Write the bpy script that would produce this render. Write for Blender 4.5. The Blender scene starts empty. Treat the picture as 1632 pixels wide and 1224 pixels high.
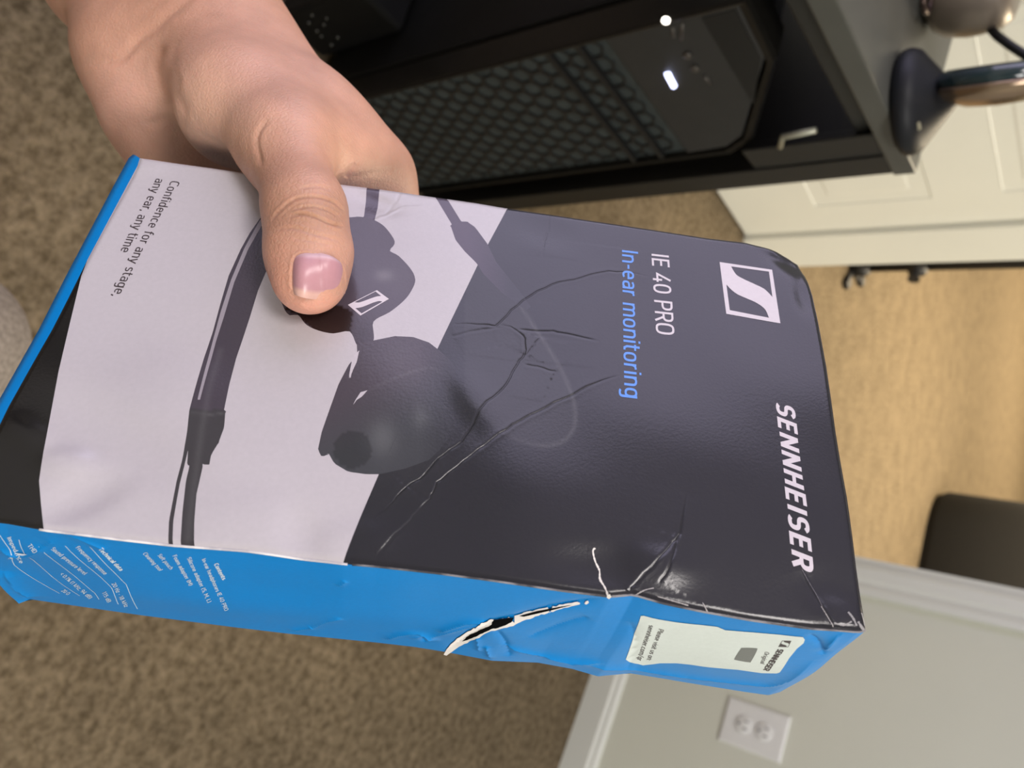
import bpy, bmesh, math, random
import numpy as np
from mathutils import Vector, Matrix, geometry, bvhtree, noise
random.seed(7); np.random.seed(7)
SC = bpy.context.scene
COL = SC.collection
# ------------------------------------------------------------------ camera
# world: z up, x along the outlet wall, y away from the camera, floor at z = 0
FPX, CX, CY, H = 1226.0, 816.0, 612.0, 0.92
R = np.array([[-0.37940307, -0.84812212, 0.36978667],
              [0.5123855, -0.52538633, -0.67928662],
              [0.77039886, -0.0682501, 0.63389866]])      # camera axes -> world
U_, S_, V_ = np.linalg.svd(R); R = U_ @ V_
C0 = np.array([0, 0, H])
cam = bpy.data.cameras.new('camera'); camo = bpy.data.objects.new('camera', cam); COL.objects.link(camo)
cam.sensor_width = 36; cam.sensor_fit = 'HORIZONTAL'; cam.lens = FPX / 1632 * 36
cam.clip_start = 0.01; cam.clip_end = 60
M = Matrix([list(R[i]) + [C0[i]] for i in range(3)] + [[0, 0, 0, 1]])
camo.matrix_world = M
cam.dof.use_dof = True; cam.dof.focus_distance = 0.178; cam.dof.aperture_fstop = 19
SC.camera = camo
# ------------------------------------------------------------------ exposure, world
SC.view_settings.view_transform = 'Standard'; SC.view_settings.look = 'None'
SC.view_settings.exposure = 0.0; SC.view_settings.gamma = 1.0
try: SC.view_settings.use_curve_mapping = False
except Exception: pass
w = bpy.data.worlds.new('world'); SC.world = w; w.use_nodes = True
w.node_tree.nodes['Background'].inputs[0].default_value = (0.75, 0.8, 1.0, 1)
w.node_tree.nodes['Background'].inputs[1].default_value = 0.4
# ------------------------------------------------------------------ lights
def area(name, loc, target, sx, sy, power, color):
    l = bpy.data.lights.new(name, 'AREA'); l.shape = 'RECTANGLE'; l.size = sx; l.size_y = sy
    l.energy = power; l.color = color
    o = bpy.data.objects.new(name, l); COL.objects.link(o); o.location = loc
    o.rotation_euler = (Vector(target) - Vector(loc)).to_track_quat('-Z', 'Y').to_euler()
    return o
area('window_daylight', (-1.86, -1.075, 1.45), (5, -1.075, 1.45), 2.15, 1.7, 34, (0.80, 0.73, 1.0))
area('room_ceiling_light', (-0.30, -0.75, 2.36), (-0.30, -0.75, 0), 0.6, 0.6, 21, (1.0, 0.94, 0.90))
area('room_fill_right', (1.3, 0.35, 2.36), (1.3, 0.35, 0), 0.8, 0.8, 42, (1.0, 0.97, 0.93))  # added fill without a known fixture, brightens the box side and outlet wall
area('hall_door_fill', (0.3, 3.2, 2.36), (0.3, 3.2, 0), 0.8, 0.8, 98, (1.0, 0.93, 0.80))  # added fill, placed to brighten the open door through the doorway
area('hall_ceiling_light_mid', (-2.2, 3.7, 2.36), (-2.2, 3.7, 0), 1.6, 1.6, 200, (1.0, 0.84, 0.60))
area('hall_ceiling_light_far', (-4.4, 7.0, 2.36), (-4.4, 7.0, 0), 2.6, 2.6, 270, (1.0, 0.84, 0.60))
# ------------------------------------------------------------------ helpers
def ray(x, y): return R @ np.array([x - CX, CY - y, -FPX])
def at_z(x, y, z=0.0):
    r = ray(x, y); return C0 + r * ((z - H) / r[2])
def at_plane(x, y, p0, nn):
    r = ray(x, y); return C0 + r * (np.dot(np.array(p0) - C0, nn) / np.dot(nn, r))
def pix(p):
    q = R.T @ (np.array(p) - C0); return CX + FPX * q[0] / -q[2], CY - FPX * q[1] / -q[2]
def lin(c): return tuple((v / 255 / 12.92 if v <= 10 else ((v / 255 + .055) / 1.055) ** 2.4) for v in c)
def nodes_of(name):
    m = bpy.data.materials.new(name); m.use_nodes = True
    nt = m.node_tree; return m, nt, nt.nodes['Principled BSDF']
def mat(name, col, rough=.5, metal=0, spec=.5, nscale=0, namt=.0, bump=0, bscale=200, emit=None, estr=1, sss=0, coat=0):
    """plain procedural material: base colour with noise variation and noise bump"""
    m, nt, b = nodes_of(name)
    b.inputs['Base Color'].default_value = (*col, 1); b.inputs['Roughness'].default_value = rough
    b.inputs['Metallic'].default_value = metal; b.inputs['Specular IOR Level'].default_value = spec
    b.inputs['Coat Weight'].default_value = coat
    tc = nt.nodes.new('ShaderNodeTexCoord')
    if namt:
        nz = nt.nodes.new('ShaderNodeTexNoise'); nz.inputs['Scale'].default_value = nscale; nz.inputs['Detail'].default_value = 5
        nt.links.new(tc.outputs['Object'], nz.inputs['Vector'])
        mr = nt.nodes.new('ShaderNodeMapRange'); mr.inputs[1].default_value = .3; mr.inputs[2].default_value = .7
        mr.inputs[3].default_value = 1 - namt; mr.inputs[4].default_value = 1 + namt
        nt.links.new(nz.outputs[0], mr.inputs[0])
        mx = nt.nodes.new('ShaderNodeVectorMath'); mx.operation = 'SCALE'; mx.inputs[0].default_value = col
        nt.links.new(mr.outputs[0], mx.inputs['Scale']); nt.links.new(mx.outputs[0], b.inputs['Base Color'])
    if bump:
        n2 = nt.nodes.new('ShaderNodeTexNoise'); n2.inputs['Scale'].default_value = bscale; n2.inputs['Detail'].default_value = 4
        nt.links.new(tc.outputs['Object'], n2.inputs['Vector'])
        bp = nt.nodes.new('ShaderNodeBump'); bp.inputs['Strength'].default_value = bump; bp.inputs['Distance'].default_value = .002
        nt.links.new(n2.outputs[0], bp.inputs['Height']); nt.links.new(bp.outputs[0], b.inputs['Normal'])
    if emit:
        b.inputs['Emission Color'].default_value = (*emit, 1); b.inputs['Emission Strength'].default_value = estr
    if sss:
        b.inputs['Subsurface Weight'].default_value = sss; b.inputs['Subsurface Scale'].default_value = .002
        b.inputs['Subsurface Radius'].default_value = (1, .35, .2)
    return m
def link(o, parent=None):
    COL.objects.link(o)
    if parent is not None: o.parent = parent
    return o
def mesh_obj(name, verts, faces, m=None, parent=None, smooth=False):
    me = bpy.data.meshes.new(name); me.from_pydata([tuple(map(float, v)) for v in verts], [], [tuple(map(int, f)) for f in faces]); me.update()
    if smooth: me.polygons.foreach_set('use_smooth', [True] * len(me.polygons))
    if m: me.materials.append(m)
    return link(bpy.data.objects.new(name, me), parent)
def bm_obj(name, bm, m, parent=None, smooth=False):
    bmesh.ops.recalc_face_normals(bm, faces=bm.faces)
    me = bpy.data.meshes.new(name); bm.to_mesh(me); bm.free()
    if smooth: me.polygons.foreach_set('use_smooth', [True] * len(me.polygons))
    me.materials.append(m)
    return link(bpy.data.objects.new(name, me), parent)
def empty(name, loc=(0, 0, 0), rot=None):
    o = bpy.data.objects.new(name, None); o.empty_display_size = .05; COL.objects.link(o)
    if rot is not None: o.matrix_world = rot
    else: o.location = loc
    return o
def tag(o, label=None, cat=None, group=None, kind=None):
    for k, v in (('label', label), ('category', cat), ('group', group), ('kind', kind)):
        if v: o[k] = v
    return o
def box_bm(bm, lo, hi, bev=0, mtx=None):
    lo = Vector(lo); hi = Vector(hi); c = (lo + hi) / 2; s = hi - lo
    r = bmesh.ops.create_cube(bm, size=1, matrix=Matrix.Translation(c) @ Matrix.Diagonal((*s, 1)))
    vs = r['verts']
    if bev:
        es = list({e for v in vs for e in v.link_edges})
        rr = bmesh.ops.bevel(bm, geom=es, offset=bev, segments=2, affect='EDGES', profile=.5)
        vs = list({v for v in rr['verts']} | {v for v in vs if v.is_valid})
    if mtx is not None:
        bmesh.ops.transform(bm, matrix=mtx, verts=[v for v in vs if v.is_valid])
def box(name, lo, hi, m, parent=None, bev=0, mtx=None):
    bm = bmesh.new(); box_bm(bm, lo, hi, bev)
    if mtx is not None: bmesh.ops.transform(bm, matrix=mtx, verts=bm.verts)
    return bm_obj(name, bm, m, parent)
def tube(name, pts, r, m, parent=None, seg=12):
    """swept round tube through the points; r is one radius or one per point"""
    pts = [Vector(p) for p in pts]; rs = r if hasattr(r, '__len__') else [r] * len(pts)
    bm = bmesh.new(); rings = []
    up = None
    for i, p in enumerate(pts):
        d = (pts[min(i + 1, len(pts) - 1)] - pts[max(i - 1, 0)]).normalized()
        if up is None: up = d.orthogonal().normalized()
        a = (up - d * up.dot(d)).normalized(); up = a; b = d.cross(a)
        rings.append([bm.verts.new(p + (a * math.cos(k * 2 * math.pi / seg) + b * math.sin(k * 2 * math.pi / seg)) * rs[i]) for k in range(seg)])
    for i in range(len(rings) - 1):
        for k in range(seg):
            bm.faces.new((rings[i][k], rings[i][(k + 1) % seg], rings[i + 1][(k + 1) % seg], rings[i + 1][k]))
    bm.faces.new(rings[0]); bm.faces.new(rings[-1])
    return bm_obj(name, bm, m, parent, True)
def lathe(name, prof, m, parent=None, seg=40, mtx=None):
    bm = bmesh.new(); rings = []
    for (r, z) in prof:
        rings.append([bm.verts.new((r * math.cos(k * 2 * math.pi / seg), r * math.sin(k * 2 * math.pi / seg), z)) for k in range(seg)])
    for i in range(len(rings) - 1):
        for k in range(seg):
            bm.faces.new((rings[i][k], rings[i][(k + 1) % seg], rings[i + 1][(k + 1) % seg], rings[i + 1][k]))
    if prof[0][0] > 1e-6: bm.faces.new(rings[0])
    if prof[-1][0] > 1e-6: bm.faces.new(rings[-1])
    bmesh.ops.remove_doubles(bm, verts=bm.verts, dist=1e-6)
    if mtx is not None: bmesh.ops.transform(bm, matrix=mtx, verts=bm.verts)
    return bm_obj(name, bm, m, parent, True)
def frame(o, ex, ey, ez):
    return Matrix([[ex[i], ey[i], ez[i], o[i]] for i in range(3)] + [[0, 0, 0, 1]])
# ================================================================== ROOM
def carpet_mat():
    m, nt, b = nodes_of('carpet_pile')
    tc = nt.nodes.new('ShaderNodeTexCoord')
    def nz(scale, det, rough=.6):
        n = nt.nodes.new('ShaderNodeTexNoise'); n.inputs['Scale'].default_value = scale; n.inputs['Detail'].default_value = det
        n.inputs['Roughness'].default_value = rough; nt.links.new(tc.outputs['Object'], n.inputs['Vector']); return n
    a = nz(75, 4, .7); c = nz(9, 4); e = nz(420, 2)
    r = nt.nodes.new('ShaderNodeValToRGB'); nt.links.new(a.outputs[0], r.inputs[0])
    r.color_ramp.elements[0].position = .32; r.color_ramp.elements[0].color = (0.100, 0.074, 0.043, 1)
    r.color_ramp.elements[1].position = .66; r.color_ramp.elements[1].color = (0.285, 0.222, 0.145, 1)
    mr = nt.nodes.new('ShaderNodeMapRange'); nt.links.new(c.outputs[0], mr.inputs[0])
    mr.inputs[1].default_value = .3; mr.inputs[2].default_value = .7; mr.inputs[3].default_value = .82; mr.inputs[4].default_value = 1.15
    vm = nt.nodes.new('ShaderNodeVectorMath'); vm.operation = 'SCALE'
    nt.links.new(r.outputs[0], vm.inputs[0]); nt.links.new(mr.outputs[0], vm.inputs['Scale'])
    nt.links.new(vm.outputs[0], b.inputs['Base Color'])
    b.inputs['Roughness'].default_value = .95; b.inputs['Specular IOR Level'].default_value = .1
    ad = nt.nodes.new('ShaderNodeMath'); nt.links.new(a.outputs[0], ad.inputs[0]); nt.links.new(e.outputs[0], ad.inputs[1])
    bp = nt.nodes.new('ShaderNodeBump'); bp.inputs['Strength'].default_value = .9; bp.inputs['Distance'].default_value = .006
    nt.links.new(ad.outputs[0], bp.inputs['Height']); nt.links.new(bp.outputs[0], b.inputs['Normal'])
    return m
M_carpet = carpet_mat()
M_wall = mat('painted_wall', (0.665, 0.68, 0.59), .85, nscale=3, namt=.03, bump=.15, bscale=160)
M_trim = mat('white_trim_paint', (0.72, 0.74, 0.70), .45, nscale=5, namt=.02)
M_ceil = mat('ceiling_paint', (0.75, 0.74, 0.70), .9, bump=.2, bscale=90)
M_door = mat('white_door_paint', (0.80, 0.80, 0.72), .5, nscale=4, namt=.02)
M_plate = mat('white_plastic', (0.80, 0.81, 0.80), .4, nscale=30, namt=.02)
M_slot = mat('dark_slot', (0.06, 0.06, 0.06), .6, nscale=30, namt=.1)
YW = 1.631; XL = -1.80; XR = 2.2; YB = -2.6; ZC = 2.42
WT = 0.12                                  # wall thickness
DX0, DX1 = -1.44, -0.537                   # doorway
# the floor: a fine displaced grid near the camera, plain quads farther off, one mesh
def make_floor():
    bm = bmesh.new()
    x0, x1, y0, y1 = -1.1, 0.7, -.25, 1.15; nx, ny = 300, 240
    g = []
    for j in range(ny + 1):
        row = []
        for i in range(nx + 1):
            x = x0 + (x1 - x0) * i / nx; y = y0 + (y1 - y0) * j / ny
            e = min(i, j, nx - i, ny - j); k = min(1, e / 6)
            z = (noise.noise((x * 70, y * 70, 1)) * .0028 + noise.noise((x * 160, y * 160, 5)) * .0024 + noise.noise((x * 12, y * 12, 9)) * .002) * k
            row.append(bm.verts.new((x, y, z)))
        g.append(row)
    for j in range(ny):
        for i in range(nx): bm.faces.new((g[j][i], g[j][i + 1], g[j + 1][i + 1], g[j + 1][i]))
    def q(a, b, c, d): bm.faces.new([bm.verts.new((*p, 0)) for p in ((a, b), (c, b), (c, d), (a, d))])
    X0, X1, Y0, Y1 = -7.5, 3.2, YB - .1, 11
    q(X0, Y0, X1, y0); q(X0, y1, X1, Y1); q(X0, y0, x0, y1); q(x1, y0, X1, y1)
    o = bm_obj('floor', bm, M_carpet, None, True)
    for p in o.data.polygons[:1]: flip = p.normal.z < 0
    return tag(o, kind='structure')
make_floor()
def st(name, lo, hi, m=M_wall, parent=None, bev=0):
    o = box(name, lo, hi, m, parent, bev)
    if parent is None: o['kind'] = 'structure'
    return o
# front wall with the doorway, left, right, back walls, ceiling
bm = bmesh.new()
box_bm(bm, (DX1, YW, 0), (3.2, YW + WT, ZC)); box_bm(bm, (XL - .12, YW, 0), (DX0, YW + WT, ZC)); box_bm(bm, (DX0, YW, 2.06), (DX1, YW + WT, ZC))
tag(bm_obj('wall_front', bm, M_wall), kind='structure')
WY0, WY1, WZ0, WZ1 = -2.15, 0.0, .6, 2.3    # window in the left wall
bm = bmesh.new()
box_bm(bm, (XL - .12, YB, 0), (XL, WY0, ZC)); box_bm(bm, (XL - .12, WY1, 0), (XL, YW, ZC))
box_bm(bm, (XL - .12, WY0, 0), (XL, WY1, WZ0)); box_bm(bm, (XL - .12, WY0, WZ1), (XL, WY1, ZC))
tag(bm_obj('wall_left', bm, M_wall), kind='structure')
st('wall_right', (3.2, YB, 0), (3.32, YW, ZC)); st('wall_back', (XL - .12, YB - .12, 0), (3.32, YB, ZC))
st('ceiling', (-7.6, YB - .12, ZC), (3.4, 11.1, ZC + .1), M_ceil)
st('wall_hall_far', (-7.6, 11, 0), (3.3, 11.12, ZC)); st('wall_hall_left', (-7.6, YW, 0), (-7.48, 11, ZC)); st('wall_hall_right', (3.2, YW + WT, 0), (3.32, 11, ZC))
wf = empty('window_1', (XL - .06, (WY0 + WY1) / 2, WZ0)); wf['kind'] = 'structure'
fw = bmesh.new(); yc = (WY0 + WY1) / 2; hw = (WY1 - WY0) / 2; hz = WZ1 - WZ0
for a, b in (((-.02, -hw, 0), (.02, -hw + .05, hz)), ((-.02, hw - .05, 0), (.02, hw, hz)), ((-.02, -hw + .05, 0), (.02, hw - .05, .05)), ((-.02, -hw + .05, hz - .05), (.02, hw - .05, hz))): box_bm(fw, a, b)
bm_obj('window_frame', fw, M_trim, wf)
# baseboard of the front wall: board with a stepped, chamfered top
def profile_strip(name, prof, p0, p1, nrm, m, parent=None):
    """prof: (out, up) pairs swept from p0 to p1; nrm: outward direction"""
    p0 = Vector(p0); p1 = Vector(p1); nrm = Vector(nrm); d = (p1 - p0).normalized(); up = Vector((0, 0, 1)) if abs(d.z) < .5 else d.cross(nrm)
    bm = bmesh.new()
    a = [bm.verts.new(p0 + nrm * o + up * u) for o, u in prof]; b = [bm.verts.new(p1 + nrm * o + up * u) for o, u in prof]
    for i in range(len(prof)): bm.faces.new((a[i], a[(i + 1) % len(prof)], b[(i + 1) % len(prof)], b[i]))
    bm.faces.new(a); bm.faces.new(b)
    o = bm_obj(name, bm, m, parent)
    if parent is None: o['kind'] = 'structure'
    return o
BB = [(0, 0), (.014, 0), (.014, .058), (.009, .066), (.009, .072), (.003, .080), (0, .080)]
profile_strip('baseboard_front', BB, (DX1 + .062, YW, 0), (3.2, YW, 0), (0, -1, 0), M_trim)
profile_strip('baseboard_left', BB, (XL, YW, 0), (XL, YB, 0), (1, 0, 0), M_trim)
# right door casing (towards the room) and jambs
CP = [(0, 0), (.010, 0), (.014, .008), (.014, .028), (.009, .036), (.017, .050), (.017, .062), (0, .062)]
def casing(name, x, s):
    bm = bmesh.new(); a = []; b = []
    for o, u in CP:
        a.append(bm.verts.new((x + s * u, YW - o, 0))); b.append(bm.verts.new((x + s * u, YW - o, 2.12)))
    for i in range(len(CP)): bm.faces.new((a[i], a[(i + 1) % len(CP)], b[(i + 1) % len(CP)], b[i]))
    bm.faces.new(a); bm.faces.new(b)
    tag(bm_obj(name, bm, M_trim), kind='structure')
casing('trim_1', DX1, 1); casing('trim_2', DX0, -1)
st('trim_3', (DX1 - .018, YW - .002, 0), (DX1, YW + WT + .002, 2.06), M_trim)
st('trim_4', (DX0, YW - .002, 0), (DX0 + .018, YW + WT + .002, 2.06), M_door)
# ---- the open door leaf: panelled, hinged at the left jamb, swung into the room
def make_door():
    v = np.array([-0.158, 0.987, 0]); v /= np.linalg.norm(v)
    Hh = np.array([-1.437, 1.632, 0.0]); ex = Vector(-v); ez = Vector((0, 0, 1)); ey = ez.cross(ex)   # ey points into the room or away
    T = frame(Hh + np.array([0, 0, .008]), ex, ey, ez)
    root = empty('door_1', rot=T); root['kind'] = 'structure'
    Wd, Hd, th = .80, 2.03, .035
    # visible side: the one facing the camera
    side = 1 if (Vector(C0) - Vector(Hh)).dot(ey) > 0 else -1
    rows = [(.226, .496), (.637, 1.23), (1.37, 1.86)]
    cols = [(.128, Wd - .128)]
    xs = sorted({-.035, Wd - .035} | {c for q in cols for c in q}); zs = sorted({0, Hd} | {r for q in rows for r in q})
    bm = bmesh.new()
    yf = 0
    def P(x, z, d=0): return bm.verts.new((x, -side * d, z))
    for i in range(len(xs) - 1):
        for j in range(len(zs) - 1):
            a, b, c, d = xs[i], xs[i + 1], zs[j], zs[j + 1]
            if (a, b) in cols and (c, d) in rows: continue
            bm.faces.new((P(a, c), P(b, c), P(b, d), P(a, d)))
    box_bm(bm, (-.035, min(-side * .001, -side * th), 0), (Wd - .035, max(-side * .001, -side * th), Hd))
    leaf = bm_obj('door_leaf', bm, M_door, root)
    for (a, b) in cols:
        for (c, d) in rows:
            bm = bmesh.new(); rings = []
            for ins, dep in ((0, 0), (.008, .007), (.020, .008), (.042, .002), (.046, .001)):
                rings.append([bm.verts.new((x, -side * dep, z)) for x, z in ((a + ins, c + ins), (b - ins, c + ins), (b - ins, d - ins), (a + ins, d - ins))])
            for i in range(len(rings) - 1):
                for k in range(4): bm.faces.new((rings[i][k], rings[i][(k + 1) % 4], rings[i + 1][(k + 1) % 4], rings[i + 1][k]))
            bm.faces.new(rings[-1])
            # lift the field proud of the leaf
            bmesh.ops.translate(bm, verts=bm.verts, vec=(0, side * .0015, 0))
            bm_obj('door_panel', bm, M_door, root)
    return side
dside = make_door()
# ---- duplex wall outlet
def make_outlet():
    pts = [at_plane(x, y, (0, YW, 0), (0, 1, 0)) for x, y in ((1163, 1112), (1262, 1144), (1243, 1218), (1145, 1177))]
    c = sum(pts) / 4; wd = .0875 / 2; ht = .126 / 2
    root = empty('wall_outlet', (c[0], YW, c[2]))
    tag(root, 'white duplex power outlet with cover plate on the grey wall above the baseboard', 'outlet')
    bm = bmesh.new(); rings = []
    for ins, o in ((0, 0), (0, .003), (.003, .0058), (.006, .0063)):
        rings.append([bm.verts.new((sx * (wd - ins), -o, sz * (ht - ins))) for sx, sz in ((-1, -1), (1, -1), (1, 1), (-1, 1))])
    for i in range(3):
        for k in range(4): bm.faces.new((rings[i][k], rings[i][(k + 1) % 4], rings[i + 1][(k + 1) % 4], rings[i + 1][k]))
    bm.faces.new(rings[-1]); bm_obj('cover_plate', bm, M_plate, root)
    for sz in (-.0205, .0205):
        T = Matrix.Translation((0, -.006, sz)) @ Matrix.Rotation(math.pi / 2, 4, 'X')
        f = lathe('receptacle', [(0.0172, 0), (0.0172, .0018), (.0160, .0026), (0, .0026)], M_plate, root, 24, T)
        bm = bmesh.new()
        box_bm(bm, (-.0085, -.0092, sz + .000), (-.0060, -.0084, sz + .010)); box_bm(bm, (.0060, -.0092, sz + .001), (.0085, -.0084, sz + .010))
        bmesh.ops.create_cone(bm, cap_ends=True, segments=12, radius1=.003, radius2=.003, depth=.0008, matrix=Matrix.Translation((0, -.0088, sz - .008)) @ Matrix.Rotation(math.pi / 2, 4, 'X'))
        bm_obj('socket_slot', bm, mat('slot_grey', (0.25, 0.25, 0.25), .6, nscale=20, namt=.05), f)
    lathe('screw', [(.0025, 0), (.0025, .001), (0, .0013)], M_plate, root, 12, Matrix.Translation((0, -.0063, 0)) @ Matrix.Rotation(math.pi / 2, 4, 'X'))
make_outlet()
# ---- things on the hall carpet
M_blackmetal = mat('black_metal', (0.018, 0.018, 0.02), .45, .3, nscale=40, namt=.15)
def make_pole():
    b = at_z(1357, 428); root = empty('floor_stand', (b[0], b[1], 0))
    tag(root, 'tall thin black metal pole stand on the hall carpet beside the open door', 'stand')
    d = np.array([.9, -.4])
    tube('pole', [(0, 0, .01), (0, 0, 1.5)], .0155, M_blackmetal, root, 14)
    z1 = at_plane(1463, 426, (b[0], b[1], 0), (0, 1, 0))[2]
    lathe('collar', [(.016, z1 - .035), (.034, z1 - .028), (.036, z1 + .02), (.016, z1 + .035)], M_blackmetal, root, 20)
    bm = bmesh.new(); bmesh.ops.create_cone(bm, cap_ends=True, segments=10, radius1=.010, radius2=.022, depth=.05, matrix=Matrix.Translation((.05, -.02, z1)) @ Matrix.Rotation(math.pi / 2, 4, 'Y'))
    bm_obj('clamp_knob', bm, M_blackmetal, root)
    lathe('base_socket', [(.034, 0.0), (.034, .05), (.02, .07), (.016, .07)], M_blackmetal, root, 20)
    for a in (0.1, 2.2, 4.3):
        bm = bmesh.new(); box_bm(bm, (0, -.014, 0), (.115, .014, .014), .003); box_bm(bm, (.085, -.018, 0), (.125, .018, .022), .003)
        bmesh.ops.rotate(bm, verts=bm.verts, cent=(0, 0, 0), matrix=Matrix.Rotation(a - .45, 3, 'Z'))
        bm_obj('foot', bm, M_blackmetal, root)
make_pole()
def make_armchair():
    root = empty('armchair', (-2.20, 4.66, 0))
    tag(root, 'black upholstered tub armchair partly hidden by the right door casing', 'armchair')
    Mf = mat('black_upholstery', (0.004, 0.0032, 0.0026), .9, nscale=30, namt=.2, bump=.4, bscale=300)
    def blk(name, lo, hi, rad, bev, m=Mf):
        # rounded-plan block
        bm = bmesh.new(); pts = []
        for cx, cy, a0 in ((hi[0] - rad, hi[1] - rad, 0), (lo[0] + rad, hi[1] - rad, 90), (lo[0] + rad, lo[1] + rad, 180), (hi[0] - rad, lo[1] + rad, 270)):
            for k in range(9): a = math.radians(a0 + 90 * k / 8); pts.append((cx + rad * math.cos(a), cy + rad * math.sin(a)))
        c = ((lo[0] + hi[0]) / 2, (lo[1] + hi[1]) / 2); rings = []
        for z, f in ((lo[2], .96), (lo[2] + bev, 1), (hi[2] - bev, 1), (hi[2] - bev * .3, .97), (hi[2], .9)):
            rings.append([bm.verts.new((c[0] + (x - c[0]) * f, c[1] + (y - c[1]) * f, z)) for x, y in pts])
        for i in range(len(rings) - 1):
            for k in range(len(pts)): bm.faces.new((rings[i][k], rings[i][(k + 1) % len(pts)], rings[i + 1][(k + 1) % len(pts)], rings[i + 1][k]))
        bm.faces.new(rings[0]); bm.faces.new(rings[-1]); bm_obj(name, bm, m, root, True)
    blk('seat_base', (0, 0, .0), (1.35, 1.1, .64), .34, .05)
    blk('armrest', (.06, .06, .63), (.26, 1.04, .70), .12, .05); blk('armrest', (1.09, .06, .63), (1.29, 1.04, .70), .12, .05)
    blk('backrest', (.08, .78, .63), (1.27, 1.06, 1.0), .13, .06); blk('seat_cushion', (.265, .1, .63), (1.085, .775, .69), .1, .04)
make_armchair()
# ================================================================== DESK AND WHAT STANDS AT IT
ZD = .72
M_desktop = mat('desk_laminate', (0.075, 0.076, 0.066), .42, nscale=14, namt=.08)
M_deskdark = mat('desk_dark_edge', (0.012, 0.012, 0.010), .5, nscale=20, namt=.1)
M_leg = mat('desk_leg_steel', (0.012, 0.0115, 0.010), .45, spec=.4, nscale=30, namt=.1)
M_steel = mat('pale_bracket', (0.42, 0.42, 0.34), .4, .5, nscale=30, namt=.1)
def make_desk():
    K = at_z(1460, 277, ZD); F = at_z(1335, 0, ZD); e = (F - K) / np.linalg.norm(F - K)
    S = at_z(1521, 54, ZD); g = (S - K) / np.linalg.norm(S - K)
    root = empty('desk', (K[0], K[1], 0)); tag(root, 'black desk with a grey laminate top and square steel legs', 'desk')
    L = 1.25; Dp = .55
    Q = [np.array([0, 0, 0.]), e * L, e * L + g * (Dp - .2), g * Dp]
    th = .022
    def slab(name, pts, z0, z1, m, bev=.002):
        bm = bmesh.new(); a = [bm.verts.new((p[0], p[1], z0)) for p in pts]; b = [bm.verts.new((p[0], p[1], z1)) for p in pts]
        bm.faces.new(a[::-1]); bm.faces.new(b)
        for i in range(len(pts)): bm.faces.new((a[i], a[(i + 1) % len(pts)], b[(i + 1) % len(pts)], b[i]))
        if bev: bmesh.ops.bevel(bm, geom=list(bm.edges), offset=bev, segments=2, affect='EDGES', profile=.5)
        return bm_obj(name, bm, m, root)
    slab('desktop', Q, ZD - th, ZD, M_desktop)
    # apron rail under the front edge
    nn = np.cross(e, [0, 0, 1.]); nn /= np.linalg.norm(nn)
    za = at_plane(1262, 48, K, nn)[2]
    inn = g / abs(np.dot(g, nn))
    s = .012
    slab('apron', [e * .03 + g * s, e * (L - .03) + g * s, e * (L - .03) + g * (s + .02), e * .03 + g * (s + .02)], za, ZD - th, M_deskdark)
    def leg(o):
        a = o; w = .040
        slab('leg', [a, a + e * w, a + e * w + g * .05, a + g * .05], .012, ZD - th, M_leg)
        slab('leg_foot', [a - e * .002 - g * .002, a + e * (w + .002) - g * .002, a + e * (w + .002) + g * .052, a + g * .052 - e * .002], 0.0, .012, M_leg)
    leg(e * .002 + g * .002); leg(e * (L - .05) + g * .002); leg(e * (L - .06) + g * (Dp - .3))
    slab('end_board', [e * .008 + g * .055, e * .026 + g * .055, e * .026 + g * (Dp - .005), e * .008 + g * (Dp - .005)], 0.0, ZD - th, M_leg)
    slab('gusset_plate', [e * .042 + g * .004, e * .085 + g * .004, e * .085 + g * .010, e * .042 + g * .010], ZD - .16, ZD - th, M_leg)
    slab('cross_rail', [e * .042 + g * (Dp - .05), e * (L - .06) + g * (Dp - .26), e * (L - .06) + g * (Dp - .24), e * .042 + g * (Dp - .03)], .35, .45, M_leg)
    # small pale L bracket on the inner side of the leg
    pl = [at_plane(x, y, K + g * .0 - nn * 0, nn) - np.array([K[0], K[1], 0]) for x, y in ((1244, 230), (1248, 214), (1301, 203))]
    off = nn * .003 * (1 if np.dot(nn, C0 - K) > 0 else -1)
    tube('bracket', [p + off for p in pl], .0032, M_steel, root, 8)
    return K, e, g, nn
K_, eD, gD, nD = make_desk()
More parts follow.
